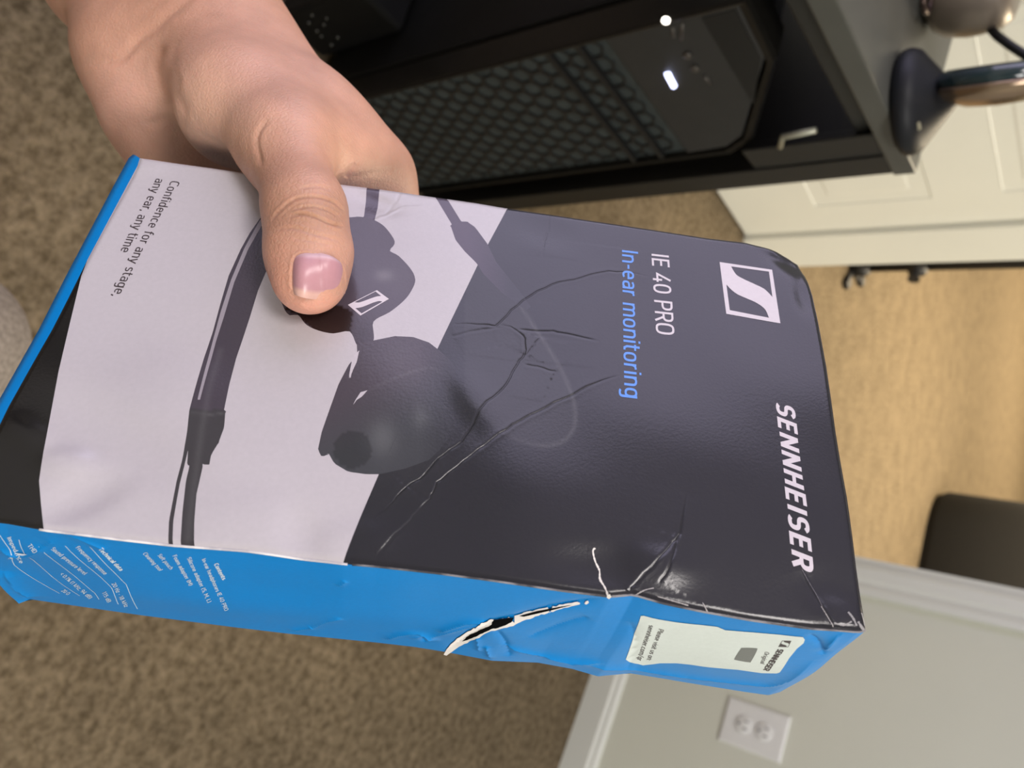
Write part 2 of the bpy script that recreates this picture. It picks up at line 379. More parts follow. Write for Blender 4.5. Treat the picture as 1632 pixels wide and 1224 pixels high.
# ------------------------------------------------------------------ computer tower
M_pc = mat('tower_black_plastic', (0.006, 0.006, 0.006), .5, spec=.25, nscale=40, namt=.12)
M_pcp = mat('tower_panel_grey', (0.024, 0.024, 0.0235), .5, nscale=60, namt=.08)
M_pcedge = mat('tower_gloss_edge', (0.014, 0.013, 0.011), .32, .3, nscale=30, namt=.1)
M_cell = mat('mesh_backing', (0.036, 0.045, 0.045), .6, nscale=50, namt=.2)
M_strut = mat('mesh_strut', (0.010, 0.010, 0.010), .5, nscale=40, namt=.1)
def led(name, col, s): return mat(name, (.8, .8, .8), .4, emit=col, estr=s, nscale=20, namt=.01)
def make_tower():
    v = np.array([-0.1965, 0.9805, 0]); a = ray(969, 54); b = ray(1092, 247); W = .2
    t, *_ = np.linalg.lstsq(np.array([-a, b]).T, W * v, rcond=None)
    PA = C0 + t[0] * a; PB = C0 + t[1] * b
    nrm = np.array([v[1], -v[0], 0]); nrm /= np.linalg.norm(nrm)
    if np.dot(nrm, C0 - PB) < 0: nrm = -nrm
    o = PB - v * W; o = np.array([o[0], o[1], 0])
    T = frame(o, v, np.cross([0, 0, 1.], v), (0, 0, 1))     # local x = along the front, y = into the case (or out), z = up
    yl = np.cross([0, 0, 1.], v); inn = 1 if np.dot(yl, nrm) < 0 else -1
    root = empty('computer_tower', rot=T)
    tag(root, 'black computer tower with honeycomb front grille standing under the desk', 'computer')
    def L(x, y):                                  # pixel -> (along, up) on the front plane
        p = at_plane(x, y, PB, nrm) - o; return float(np.dot(p, v)), float(p[2])
    zio = (L(969, 54)[1] + L(1092, 247)[1]) / 2; zt = L(1239, 92)[1]
    x2 = L(1239, 92)[0]; x3, z3 = L(1197, 213)
    Wx = W + .006
    out = [(-.004, .02), (Wx, .02), (Wx, z3 - .03), (x3 + .008, z3), (x2, zt), (-.004, zt)]
    def pris(name, pts, d0, d1, m, par=root, bev=0):
        bm = bmesh.new(); A = [bm.verts.new((p[0], inn * d0, p[1])) for p in pts]; B = [bm.verts.new((p[0], inn * d1, p[1])) for p in pts]
        bm.faces.new(A); bm.faces.new(B)
        for i in range(len(pts)): bm.faces.new((A[i], A[(i + 1) % len(pts)], B[(i + 1) % len(pts)], B[i]))
        if bev: bmesh.ops.bevel(bm, geom=list(bm.edges), offset=bev, segments=2, affect='EDGES', profile=.5)
        return bm_obj(name, bm, m, par)
    pris('case', [(-.002, .02), (W, .02), (W, zt - .07), (x2 + .03, zt - .03), (-.002, zt - .01)], .035, .44, M_pc, bev=.004)
    pris('mesh_backing', [(0.0, .03), (W, .03), (W, zio), (0.0, zio)], .0065, .034, M_cell)
    # front frame: rim with glossy edge
    bm = bmesh.new(); n = len(out); c = np.mean(out, 0)
    def inset(p, k): d = np.array(p) - c; l = np.linalg.norm(d); return tuple(c + d * (1 - k / l))
    rings = []
    for k, dd in ((0, .034), (0, .002), (.003, -.003), (.010, -.002), (.012, .016)):
        rings.append([bm.verts.new((inset(p, k)[0], inn * dd, inset(p, k)[1])) for p in out])
    for i in range(len(rings) - 1):
        for k in range(n): bm.faces.new((rings[i][k], rings[i][(k + 1) % n], rings[i + 1][(k + 1) % n], rings[i + 1][k]))
    bm_obj('front_frame', bm, M_pcedge, root)
    # upper control panel
    q = [(.0, zio), (W - .004, zio), (W - .006, z3 - .034), (x3, z3 - .01), (x2 - .006, zt - .010), (.0, zt - .010)]
    pris('control_panel', q, -.001, .020, M_pcp, bev=.0015)
    sl = [L(1105, 2), L(1184, 2), L(1226, 90), L(1201, 165)]
    sl = [(max(p[0], .004), min(p[1], zt - .014)) for p in sl]
    pris('recess', sl, -.0018, .001, mat('recess_black', (.004, .004, .004), .5, nscale=20, namt=.1))
    def disc(name, px, py, r, m, h=.0025, par=root):
        x, z = L(px, py); T2 = Matrix.Translation((x, -inn * .001, z)) @ Matrix.Rotation(math.pi / 2 * inn, 4, 'X')
        return lathe(name, [(r, 0), (r, h * .7), (r * .8, h), (0, h)], m, par, 20, T2)
    disc('power_light', 1062, 30, .0036, led('power_light_glow', (1.0, .93, .82), 5))
    p0 = L(1064, 114); p1 = L(1075, 135)
    tube('status_light', [(p0[0], -inn * .002, p0[1]), (p1[0], -inn * .002, p1[1])], .0029, led('status_light_glow', (.62, .66, 1.0), 5), root, 10)
    Mp = mat('port_metal', (.10, .09, .08), .4, .6, nscale=30, namt=.1)
    disc('audio_jack', 1096, 86, .0045, Mp); disc('audio_jack', 1108, 107, .0045, Mp)
    for pa, pb in (((1088, 36), (1086, 62)), ((1122, 120), (1134, 132)), ((1072, 42), (1074, 58))):
        x0, z0 = L(*pa); x1, z1 = L(*pb)
        tube('usb_port', [(x0, -inn * .001, z0), (x1, -inn * .001, z1)], .0018, Mp, root, 8)
    # honeycomb plate: hexagonal holes with raised rims; individual cells
    pit = .0235; rr = pit * .5; rows = int((zio - .05) / (pit * .866)); k = 0
    cellmesh = None; plate = bmesh.new()
    Rr = pit / math.sqrt(3)
    for j in range(rows):
        for i in range(10):
            cx = .004 + rr + i * pit + (rr if j % 2 else 0); cz = zio - .026 - j * pit * .866
            if cx > W - rr * .3: continue
            hx = [(cx + Rr * math.sin(q * math.pi / 3), cz + Rr * math.cos(q * math.pi / 3)) for q in range(6)]
            hi = [(cx + Rr * .80 * math.sin(q * math.pi / 3), cz + Rr * .80 * math.cos(q * math.pi / 3)) for q in range(6)]
            A = [plate.verts.new((min(max(p[0], 0), W), inn * .004, p[1])) for p in hx]
            B = [plate.verts.new((min(max(p[0], 0), W), inn * .004, p[1])) for p in hi]
            Cc = [plate.verts.new((min(max(p[0], 0), W), inn * .0062, p[1])) for p in hi]
            for q in range(6):
                plate.faces.new((A[q], A[(q + 1) % 6], B[(q + 1) % 6], B[q])); plate.faces.new((B[q], B[(q + 1) % 6], Cc[(q + 1) % 6], Cc[q]))
    bm_obj('honeycomb_grille', plate, M_strut, root)
    for zz in (zio - .038, zio - .076):
        pris('grille_bar', [(0, zz), (W, zz), (W, zz + .006), (0, zz + .006)], -.001, .006, M_strut)
    # near side: flat steel panel with a cluster of small vent rivets
    bm = bmesh.new(); box_bm(bm, (-.006, min(inn * .04, inn * .43), .03), (-.002, max(inn * .04, inn * .43), zt - .02), .001)
    bm_obj('side_panel', bm, M_pc, root)
    pn = -v; base = o + (-.006) * v
    for x in (.03, W - .03):
        for y in (.07, .40):
            lathe('foot', [(.014, 0), (.016, .01), (.014, .02)], M_strut, root, 16, Matrix.Translation((x, inn * y, 0)))
make_tower()
# ------------------------------------------------------------------ things on the desk
M_glint = mat('glint_grey', (.12, .12, .10), .4, .5, nscale=30, namt=.1)
CABW = .081
def make_cabinet():  # added black block that fills an unidentified dark area
    v = np.array([-0.1965, 0.9805, 0]); f = at_z(436, 30); T = frame(f, v, np.cross([0, 0, 1.], v), (0, 0, 1)); root = empty('black_filler_box', rot=T)
    tag(root, 'added low black cabinet filling a dark area beside the wrist, studs standing in for glints', 'cabinet')
    bm = bmesh.new(); box_bm(bm, (0, .0, .004), (CABW, .34, .17), .006); bm_obj('cabinet_body', bm, M_pc, root)
    for (px, py) in ((497, 25), (492, 37), (505, 50), (516, 40), (512, 58), (528, 72), (538, 60), (520, 30)):  # small grey dots added in place of tiny glints
        p = at_plane(px, py, f + np.array([0, 0, .17]), (0, 0, 1)) - f; a = float(np.dot(p, v)); b = float(np.dot(p, np.cross([0, 0, 1.], v)))
        lathe('glint_dot', [(.0015, 0), (.0012, .001), (0, .0013)], M_glint, root, 10, Matrix.Translation((a, b, .17)))
make_cabinet()
def make_cone_stand():
    b = at_z(1436, 166, ZD); root = empty('cone_stand', (b[0], b[1], ZD))
    tag(root, 'black cone-shaped stand holding up a round dark glass disc with bronze rim', 'stand')
    Mc = mat('navy_black_plastic', (0.0065, 0.0075, 0.0105), .5, spec=.3, nscale=30, namt=.15)
    z1 = at_plane(1532, 151, b, (0, 1, 0))[2] - ZD
    lathe('cone', [(0, 0), (.044, 0), (.0485, .004), (.0495, .010), (.048, .0145), (.0465, .0175)] + [(.0465 + (.005 - .0465) * k / 8, .0175 + (z1 - .0175) * k / 8) for k in range(1, 9)] + [(0, z1 + .002)], Mc, root, 32)
    ctr = Vector(at_plane(1592, 135, b, (0, 1, 0))) - Vector((b[0], b[1], ZD))
    ax = Vector(R @ n_(np.array([-.12, .93, .30])))
    T = Matrix.Translation(ctr) @ ax.to_track_quat('Z', 'Y').to_matrix().to_4x4()
    r = .052
    Mb = mat('bronze_rim', (0.33, 0.24, 0.17), .25, .9, nscale=40, namt=.1)
    Mg = mat('dark_glass', (0.012, 0.028, 0.034), .12, spec=.8, nscale=40, namt=.1)
    lathe('disc_back', [(0, -.018), (r * .5, -.016), (r * .85, -.009), (r, -.001), (r, .003), (r * .96, .003), (0, .002)], Mb, root, 48, T)
    lathe('glass_face', [(r * .97, .002), (r * 1.0, .008), (r * .93, .015), (r * .8, .018), (r * .78, .015), (0, .016)], Mg, root, 48, T)
    # small tag plates at the foot of the cone
    for nm, (px, py), col, m in (('paper_tag', (1461, 204), None, mat('pale_blue_label', (.20, .28, .34), .5, nscale=90, namt=.3)), ('tan_clip', (1444, 203), None, mat('tan_clip', (.33, .31, .22), .5, nscale=40, namt=.1))):
        p = Vector(at_z(px, py, ZD + .012)) - Vector((b[0], b[1], ZD))
        d = Vector((p.x, p.y, 0)).normalized()
        Tt = Matrix.Translation(p) @ d.to_track_quat('Z', 'Y').to_matrix().to_4x4()
        bm = bmesh.new(); box_bm(bm, (-.004, -.012, -.0015), (.004, .012, .0015), .0006, Tt)
        bmesh.ops.recalc_face_normals(bm, faces=bm.faces); bm_obj(nm, bm, m, root)
def n_(v): return v / np.linalg.norm(v)
make_cone_stand()
def make_jar():
    zb = ZD
    b = at_z(1478, -14, zb); root = empty('jar', (b[0], b[1], zb))
    tag(root, 'taupe rounded metal jar with a small wire loop at the back of the desk', 'jar')
    Mj = mat('taupe_metal', (0.23, 0.19, 0.155), .35, .35, nscale=18, namt=.06)
    hgt = at_plane(1614, -10, b, (0, 1, 0))[2] - zb; r = .052
    prof = [(0, 0), (r * .55, .000), (r * .78, .006), (r * .93, .018), (r, .036), (r, hgt - .03), (r * .95, hgt - .012), (r * .84, hgt - .003), (r * .7, hgt), (0, hgt)]
    lathe('body', prof, Mj, root, 48)
    pc = Vector(at_z(1452, 0, zb + .010)) - Vector((b[0], b[1], zb)); d = Vector((pc.x, pc.y, 0)).normalized()
    pts = []
    for k in range(17):
        a = math.pi * 2 * k / 16; pts.append(d * (.060 + .017 * math.cos(a)) + Vector((-d.y, d.x, 0)) * .017 * math.sin(a) + Vector((0, 0, .012)))
    tube('wire_loop', pts, .0028, mat('dark_wire', (.10, .07, .06), .3, .8, nscale=20, namt=.1), root, 8)
    return b
jb = make_jar()
def make_cable():
    b = np.array([jb[0], jb[1], ZD]); pn = (0, 1, 0)
    pts = [at_plane(x, y, b + np.array([0, .03, 0]), pn) for x, y in ((1560, 10), (1572, 38), (1590, 58), (1612, 74), (1640, 92), (1680, 112), (1730, 120))]
    root = tube('cable', pts, .0042, M_blackmetal, None, 10)
    tag(root, 'black cable curving out from behind the taupe jar', 'cable')
make_cable()
# ================================================================== THE PRODUCT BOX
PXA, PXB, PXC, PXD = (222, 250), (1288, 395), (1382, 1003), (-86, 828)
def dcam(x, y): return np.array([x - CX, CY - y, -FPX])
_s = np.linalg.solve(np.array([dcam(*PXB), -dcam(*PXC), dcam(*PXD)]).T, dcam(*PXA))
_P = [dcam(*PXA), _s[0] * dcam(*PXB), _s[1] * dcam(*PXC), _s[2] * dcam(*PXD)]
_k = .178 / np.linalg.norm(_P[1] - _P[0]); _P = [p * _k for p in _P]
E1 = n_(_P[1] - _P[0]); E2 = n_(_P[3] - _P[0]); NN = n_(np.cross(E1, E2)); NN = NN if NN[2] > 0 else -NN
E2 = n_(E2 - E1 * E1.dot(E2)); O_ = _P[0]
BOXM = frame(R @ O_ + C0, R @ E1, -(R @ E2), R @ NN)        # local: x = s, y = -t, z = n (metres)
def unp(x, y, n=0.0):
    """pixel -> (s, t) in mm on the plane n mm above the box front"""
    x = np.asarray(x, float); y = np.asarray(y, float)
    dd = np.stack([x - CX, CY - y, np.full_like(x, -FPX)], -1)
    k = (NN.dot(O_) + n / 1000) / (dd @ NN); p = dd * k[..., None] - O_
    return np.stack([p @ E1, p @ E2], -1) * 1000
def UP(pts, n=0.0):
    a = np.array(pts, float); return unp(a[:, 0], a[:, 1], n)
def topx(q):
    """box local mm (s, t, n) -> pixel"""
    q = np.asarray(q) / 1000; c = O_ + q[..., :1] * E1 + q[..., 1:2] * E2 + q[..., 2:3] * NN
    return np.stack([CX + FPX * c[..., 0] / -c[..., 2], CY - FPX * c[..., 1] / -c[..., 2]], -1)
def dist_poly(P, L, closed=False):
    """distance from points P (n,2) to a polyline L, and the fraction along it"""
    L = np.array(L, float); 
    if closed: L = np.vstack([L, L[:1]])
    best = np.full(len(P), 1e9); fr = np.zeros(len(P)); m = len(L) - 1
    for i in range(m):
        a, b = L[i], L[i + 1]; ab = b - a; l2 = ab @ ab + 1e-12
        t = np.clip(((P - a) @ ab) / l2, 0, 1); q = a + t[:, None] * ab
        dd = np.hypot(*(P - q).T); k = dd < best; best[k] = dd[k]; fr[k] = (i + t[k]) / m
    return best, fr
def inside(P, poly):
    poly = np.asarray(poly); x, y = P[:, 0], P[:, 1]; r = np.zeros(len(P), bool)
    lo = poly.min(0); hi = poly.max(0); k = np.where((x >= lo[0]) & (x <= hi[0]) & (y >= lo[1]) & (y <= hi[1]))[0]
    if not len(k): return r
    xx, yy = x[k], y[k]; rr = np.zeros(len(k), bool); n = len(poly)
    for i in range(n):
        x1, y1 = poly[i]; x2, y2 = poly[(i + 1) % n]
        if y1 == y2: continue
        c = ((y1 > yy) != (y2 > yy)) & (xx < (x2 - x1) * (yy - y1) / (y2 - y1) + x1); rr ^= c
    r[k] = rr; return r
def smooth_line(pts, k=6, closed=False):
    """Catmull-Rom through the points"""
    p = np.array(pts, float); n = len(p); out = []
    rng = range(n) if closed else range(n - 1)
    for i in rng:
        g = (lambda j: p[j % n]) if closed else (lambda j: p[min(max(j, 0), n - 1)])
        a, b, c, d = g(i - 1), g(i), g(i + 1), g(i + 2)
        for q in range(k):
            t = q / k; out.append(.5 * ((2 * b) + (c - a) * t + (2 * a - 5 * b + 4 * c - d) * t * t + (3 * b - a - 3 * c + d) * t ** 3))
    if not closed: out.append(p[-1])
    return np.array(out)
# --- outline of the front, traced
TOP = [(222, 250), (300, 261), (420, 277), (548, 292), (600, 299), (640, 305), (678, 311), (760, 322), (808, 330), (876, 340), (940, 350), (1050, 366), (1130, 378), (1190, 385), (1240, 398), (1262, 406), (1276, 414)]
RIGHT = [(1276, 414), (1286, 434), (1297, 468), (1305, 510), (1318, 580), (1334, 690), (1352, 790), (1367, 900), (1378, 965), (1383, 1003)]
BOT = [(1383, 1003), (1370, 1006), (1297, 999), (1200, 985), (1122, 971), (1060, 958), (1012, 944), (975, 947), (900, 938), (776, 920), (700, 910), (600, 899), (545, 895), (460, 884), (390, 875), (266, 865), (180, 855), (64, 840), (0, 829), (-86, 826)]
LEFT = [(-86, 826), (0, 672), (12, 646), (81, 525), (140, 408), (219, 262), (222, 250)]
sTOP, sRIGHT, sBOT, sLEFT = map(UP, (TOP, RIGHT, BOT, LEFT))
OUTL = np.vstack([sTOP[:-1], sRIGHT[:-1], sBOT[:-1], sLEFT[:-1]])
# --- creases of the battered cardboard: (pixels, depth mm, half width mm)
CR = [([(717, 519), (772, 521), (794, 519), (823, 490), (868, 461), (915, 448), (963, 435), (989, 435), (1037, 441)], .30, .34),
      ([(794, 519), (820, 527), (835, 542), (835, 567), (820, 590), (801, 622), (768, 652), (754, 678), (735, 707), (698, 733), (676, 759), (647, 777), (621, 806), (592, 830)], .32, .36),
      ([(989, 600), (952, 613), (915, 630), (871, 652), (816, 681), (779, 707), (754, 725), (721, 751), (698, 770), (684, 795), (669, 810)], .32, .34),
      ([(820, 527), (871, 531), (904, 536), (956, 547)], .26, .5), ([(834, 582), (864, 590), (886, 597)], .2, .5), ([(838, 570), (850, 553), (860, 540)], .22, .5),
      ([(876, 340), (873, 368), (867, 390), (864, 412)], .18, .4), ([(1094, 787), (1082, 850), (1060, 879), (1019, 923), (1001, 942)], .30, .4), ([(1082, 850), (1070, 895), (1052, 930)], .25, .4),
      ([(1279, 906), (1303, 947), (1316, 970), (1335, 994)], -.3, .5), ([(720, 540), (760, 530), (800, 525)], .15, .6),
      ([(592, 352), (612, 345), (640, 332), (678, 330)], -.16, .8), ([(640, 304), (628, 325), (612, 345)], .14, .9), ([(684, 795), (660, 822), (630, 850), (600, 884)], .2, .5), ([(698, 757), (700, 745), (694, 760)], .1, .5)]
CR = [(smooth_line(UP(p), 4), d, w_) for p, d, w_ in CR]
rs = np.random.RandomState(3)
for c, _, _ in CR: c[1:-1] += rs.normal(0, .10, c[1:-1].shape)
# soft dents and bumps: (pixel, radius mm along, radius mm across, angle, height mm)
DENT = [((1272, 412), 7, 5, .6, -1.5), ((1240, 402), 4, 2, .4, .5), ((1285, 470), 3, 6, 0, -.5), ((1345, 985), 6, 4, .3, .7), ((190, 700), 17, 6, .4, -.6), ((260, 620), 12, 9, .2, .5), ((105, 735), 5, 3, 0, .7),
        ((130, 790), 8, 4, -.6, -.9), ((400, 830), 11, 6, 0, .6), ((480, 850), 6, 4, .9, -.6), ((40, 690), 6, 3, .4, .5), ((560, 860), 8, 4, -.3, .5), ((830, 560), 14, 9, .2, -.28), ((760, 640), 8, 4, 1.0, .35),
        ((700, 420), 14, 9, 0, .25), ((1050, 900), 7, 4, 0, .45), ((960, 900), 10, 4, 0, -.35), ((600, 325), 7, 3, .3, -.35), ((870, 370), 8, 5, .2, -.3), ((230, 262), 5, 3, 0, .3)]
DENT = [(UP([p])[0], a, b, g, h) for p, a, b, g, h in DENT]
_ph = rs.uniform(0, 6.28, (14, 2)); _kv = rs.normal(0, 1, (14, 2)) * .11
def hfront(P):
    P = np.atleast_2d(P); s, t = P[:, 0], P[:, 1]
    h = .9 * np.sin(np.clip(s / 178, 0, 1) * np.pi) * np.sin(np.clip(t / 101, 0, 1) * np.pi) - 1.0 * np.exp(-((t - 104) / 16) ** 2)
    for i in range(14): h = h + .035 * np.sin(P @ _kv[i] + _ph[i, 0])
    for c, a, b, g, hh in DENT:
        d = P - c; ca, sa = math.cos(g), math.sin(g); u = d[:, 0] * ca + d[:, 1] * sa; v = -d[:, 0] * sa + d[:, 1] * ca
        r = (u / a) ** 2 + (v / b) ** 2; h = h + hh * np.exp(-r ** 1.3)
    for c, dep, wd in CR:
        lo = c.min(0) - 8; hi = c.max(0) + 8
        k = np.where((P[:, 0] > lo[0]) & (P[:, 0] < hi[0]) & (P[:, 1] > lo[1]) & (P[:, 1] < hi[1]))[0]
        if not len(k): continue
        D, f = dist_poly(P[k], c); env = np.clip(np.minimum(f, 1 - f) * 7, 0, 1)
        h[k] += env * (-dep * .30 * np.exp(-(D / (wd * .62)) ** 2) + dep * .05 * np.exp(-((D - .7) / .4) ** 2) + dep * .30 * np.exp(-D / 4.5))
    D, _ = dist_poly(P, OUTL, True)
    h = h - .55 * np.clip(1 - D / 1.3, 0, 1) ** 2
    return h
def Sfront(P, off=0.0):
    """(s,t) mm -> local metres and analytic normal"""
    P = np.atleast_2d(P); e = .12; h = hfront(P)
    hs = (hfront(P + [e, 0]) - hfront(P - [e, 0])) / (2 * e); ht = (hfront(P + [0, e]) - hfront(P - [0, e])) / (2 * e)
    n = np.stack([-hs, ht, np.ones(len(P))], 1); n /= np.linalg.norm(n, axis=1)[:, None]
    p = np.stack([P[:, 0], -P[:, 1], h], 1) + n * off
    return p / 1000, n
# --- side (blue) panel: from the lower front edge to the lower back edge
DEP = 45.0
BACK = [(30, 962), (48, 955), (75, 959), (110, 964), (221, 980), (368, 999), (460, 1010), (600, 1024), (660, 1031), (710, 1039), (784, 1053), (857, 1056), (912, 1066), (953, 1078), (1004, 1073), (1060, 1082), (1095, 1088), (1189, 1103), (1225, 1108), (1243, 1103)]
def resample(p, n):
    p = np.asarray(p); l = np.r_[0, np.cumsum(np.linalg.norm(np.diff(p, axis=0), axis=1))]; q = np.linspace(0, l[-1], n)
    return np.stack([np.interp(q, l, p[:, i]) for i in range(p.shape[1])], 1)
_F2 = resample(sBOT[::-1], 400); _F3 = np.c_[_F2, hfront(_F2)]
_B2 = resample(UP(BACK, -DEP), 400); _B3 = np.c_[_B2, np.full(400, -DEP)]
LS = 178.0
SCR = [([(0, 868), (30, 880), (60, 872), (95, 850)], .6, 1.2), ([(60, 870), (100, 850), (130, 848)], -.5, 1.5), ([(8, 905), (30, 935), (55, 952)], .7, 1.5), 
       ([(712, 1035), (745, 1012), (784, 988), (820, 980), (880, 966), (940, 956), (972, 948)], -.7, 1.2), ([(790, 998), (805, 1020), (812, 1045)], -.5, .9), ([(760, 1010), (764, 1035)], .4, .7), ([(650, 1015), (690, 1008), (740, 992), (780, 988)], .45, 1.2),
       ([(460, 1004), (490, 998), (500, 996)], .4, .8), ([(540, 930), (552, 922)], .3, .5), ([(1310, 1035), (1330, 1015), (1350, 1005)], .6, .8), ([(860, 1040), (930, 1050), (1010, 1062), (1100, 1075)], .5, 1.6), ([(1040, 1068), (1180, 1085), (1240, 1085), (1300, 1045)], .5, 1.4),
       ([(610, 1018), (640, 1006), (672, 1004), (700, 1018)], .6, .8), ([(668, 1004), (676, 1022)], -.5, .6), ([(696, 1000), (740, 985), (776, 984)], .5, .7), ([(800, 1024), (850, 1036), (905, 1046), (960, 1052)], .55, .9), ([(775, 1025), (782, 1048)], .5, .6), ([(840, 1012), (900, 990), (940, 980)], -.35, 1.2),
       ([(100, 850), (140, 862), (170, 872)], .5, .8), ([(495, 1000), (520, 985), (548, 978)], .35, .9), ([(1290, 1008), (1306, 1022), (1312, 1040)], -.5, .7), ([(1330, 1008), (1345, 1018), (1340, 1032)], .5, .6), ([(1000, 1065), (1012, 1020), (1004, 985)], -.3, 1.4)]
_rk = rs.normal(0, 1, (10, 2)) * .12; _rp = rs.uniform(0, 6.28, 10)
SCM = None
def side_raw(Q, bump=True):
    """(u mm 0..178, v mm 0..45) -> (s,t,n) mm"""
    Q = np.atleast_2d(Q); u = np.clip(Q[:, 0] / LS, 0, 1) * 399; v = (Q[:, 1] / DEP)[:, None]
    i = np.clip(u.astype(int), 0, 398); f = (u - i)[:, None]
    F = _F3[i] * (1 - f) + _F3[i + 1] * f; B = _B3[i] * (1 - f) + _B3[i + 1] * f
    p = F * (1 - v) + B * v
    if bump:
        vv = np.clip(v[:, 0], 0, 1); e = np.sin(vv * np.pi); o = .8 * e
        for k in range(10): o = o + .10 * np.sin(Q @ _rk[k] + _rp[k]) * e
        if SCM:
            for c, dep, wd in SCM:
                D, fr = dist_poly(Q, c); env = np.clip(np.minimum(fr, 1 - fr) * 6, .15, 1)
                o = o + 1.35 * dep * env * np.exp(-D / wd) * np.clip(e * 3, 0, 1)
        p = p + o[:, None] * np.array([0, 1, 0])
    return p
_gu, _gv = np.meshgrid(np.linspace(0, LS, 180), np.linspace(0, DEP, 46)); _gq = np.c_[_gu.ravel(), _gv.ravel()]; _gp = topx(side_raw(_gq, False))
def side_inv(px, bump=True):
    px = np.atleast_2d(np.array(px, float)); q = np.array([_gq[np.argmin(((_gp - p) ** 2).sum(1))] for p in px])
    for _ in range(7):
        p0 = topx(side_raw(q, bump)); e = .05; J = np.stack([(topx(side_raw(q + [e, 0], bump)) - p0) / e, (topx(side_raw(q + [0, e], bump)) - p0) / e], 2)
        r = px - p0; det = J[:, 0, 0] * J[:, 1, 1] - J[:, 0, 1] * J[:, 1, 0]
        du = (r[:, 0] * J[:, 1, 1] - r[:, 1] * J[:, 0, 1]) / det; dv = (J[:, 0, 0] * r[:, 1] - J[:, 1, 0] * r[:, 0]) / det
        q = q + np.clip(np.c_[du, dv], -3, 3) * .9
    return q
SCM = [(smooth_line(side_inv(p, False), 4), d, w_) for p, d, w_ in SCR]
def Sside(Q, off=0.0):
    Q = np.atleast_2d(Q); e = .1; p = side_raw(Q); a = (side_raw(Q + [e, 0]) - side_raw(Q - [e, 0])); b = side_raw(Q + [0, e]) - side_raw(Q - [0, e])
    for w_ in (p, a, b): w_[:, 1] *= -1
    n = np.cross(a, b); n /= np.linalg.norm(n, axis=1)[:, None] + 1e-12
    n *= np.where(n[:, 1] > 0, -1, 1)[:, None]
    return (p + n * off) / 1000, n
# --- triangulation helpers
def cdt(points, loops, keep_poly=None):
    """constrained Delaunay of the points and the closed loops; returns verts (n,2), tris (m,3)"""
    vs = [Vector((float(a), float(b))) for a, b in points]; es = []
    for lp in loops:
        b = len(vs); vs += [Vector((float(x), float(y))) for x, y in lp]; n = len(lp); es += [(b + i, b + (i + 1) % n) for i in range(n)]
    r = geometry.delaunay_2d_cdt(vs, es, [], 0, 1e-4, False)
    V = np.array([tuple(v) for v in r[0]]); T = np.array([f for f in r[2] if len(f) == 3])
    if keep_poly is not None:
        c = V[T].mean(1); T = T[inside(c, keep_poly)]
    return V, T
def put(name, P3, T, nrm, m, parent, colors=None):
    """mesh from local points with given normals; colors are per corner (3*len(T),3)"""
    used, inv = np.unique(T.ravel(), return_inverse=True); T2 = inv.reshape(-1, 3); P = P3[used]; Nn = nrm[used]
    a = np.cross(P[T2[:, 1]] - P[T2[:, 0]], P[T2[:, 2]] - P[T2[:, 0]]); fl = (a * Nn[T2[:, 0]]).sum(1) < 0
    if colors is not None:
        cc = colors.reshape(-1, 3, 3).copy(); cc[fl] = cc[fl][:, ::-1]
    T2[fl] = T2[fl][:, ::-1]
    me = bpy.data.meshes.new(name); me.vertices.add(len(P)); me.vertices.foreach_set('co', P.astype(np.float32).ravel())
    me.loops.add(len(T2) * 3); me.loops.foreach_set('vertex_index', T2.astype(np.int32).ravel())
    me.polygons.add(len(T2)); me.polygons.foreach_set('loop_start', np.arange(0, len(T2) * 3, 3, dtype=np.int32))
    me.update(calc_edges=True); me.validate(); me.polygons.foreach_set('use_smooth', [True] * len(me.polygons))
    if len(me.polygons) == len(T2):
        me.normals_split_custom_set_from_vertices([tuple(n) for n in Nn])
        if colors is not None:
            at = me.color_attributes.new('ink', 'FLOAT_COLOR', 'CORNER'); c4 = np.ones((len(T2) * 3, 4), np.float32); c4[:, :3] = cc.reshape(-1, 3)
            at.data.foreach_set('color', c4.ravel())
    me.materials.append(m)
    return link(bpy.data.objects.new(name, me), parent)
def ink_mat(name, rough=.3, col=None, spec=.5, bump=.02):
    m, nt, b = nodes_of(name); b.inputs['Roughness'].default_value = rough; b.inputs['Specular IOR Level'].default_value = spec
    tc = nt.nodes.new('ShaderNodeTexCoord'); nz = nt.nodes.new('ShaderNodeTexNoise'); nz.inputs['Scale'].default_value = 900; nz.inputs['Detail'].default_value = 3
    nt.links.new(tc.outputs['Object'], nz.inputs['Vector'])
    mr = nt.nodes.new('ShaderNodeMapRange'); mr.inputs[1].default_value = .3; mr.inputs[2].default_value = .7; mr.inputs[3].default_value = .98; mr.inputs[4].default_value = 1.02
    nt.links.new(nz.outputs[0], mr.inputs[0]); vm = nt.nodes.new('ShaderNodeVectorMath'); vm.operation = 'SCALE'; nt.links.new(mr.outputs[0], vm.inputs['Scale'])
    if col is None:
        a = nt.nodes.new('ShaderNodeVertexColor'); a.layer_name = 'ink'; nt.links.new(a.outputs['Color'], vm.inputs[0])
    else: vm.inputs[0].default_value = col
    nt.links.new(vm.outputs[0], b.inputs['Base Color'])
    bp = nt.nodes.new('ShaderNodeBump'); bp.inputs['Strength'].default_value = bump * 5; bp.inputs['Distance'].default_value = .0002
    n2 = nt.nodes.new('ShaderNodeTexNoise'); n2.inputs['Scale'].default_value = 1600; nt.links.new(tc.outputs['Object'], n2.inputs['Vector'])
    nt.links.new(n2.outputs[0], bp.inputs['Height']); nt.links.new(bp.outputs[0], b.inputs['Normal'])
    return m
BLUE = (0.0, 0.215, 0.60)
M_ink = ink_mat('printed_card', .21)
M_blue = ink_mat('blue_card', .30, BLUE, .35)
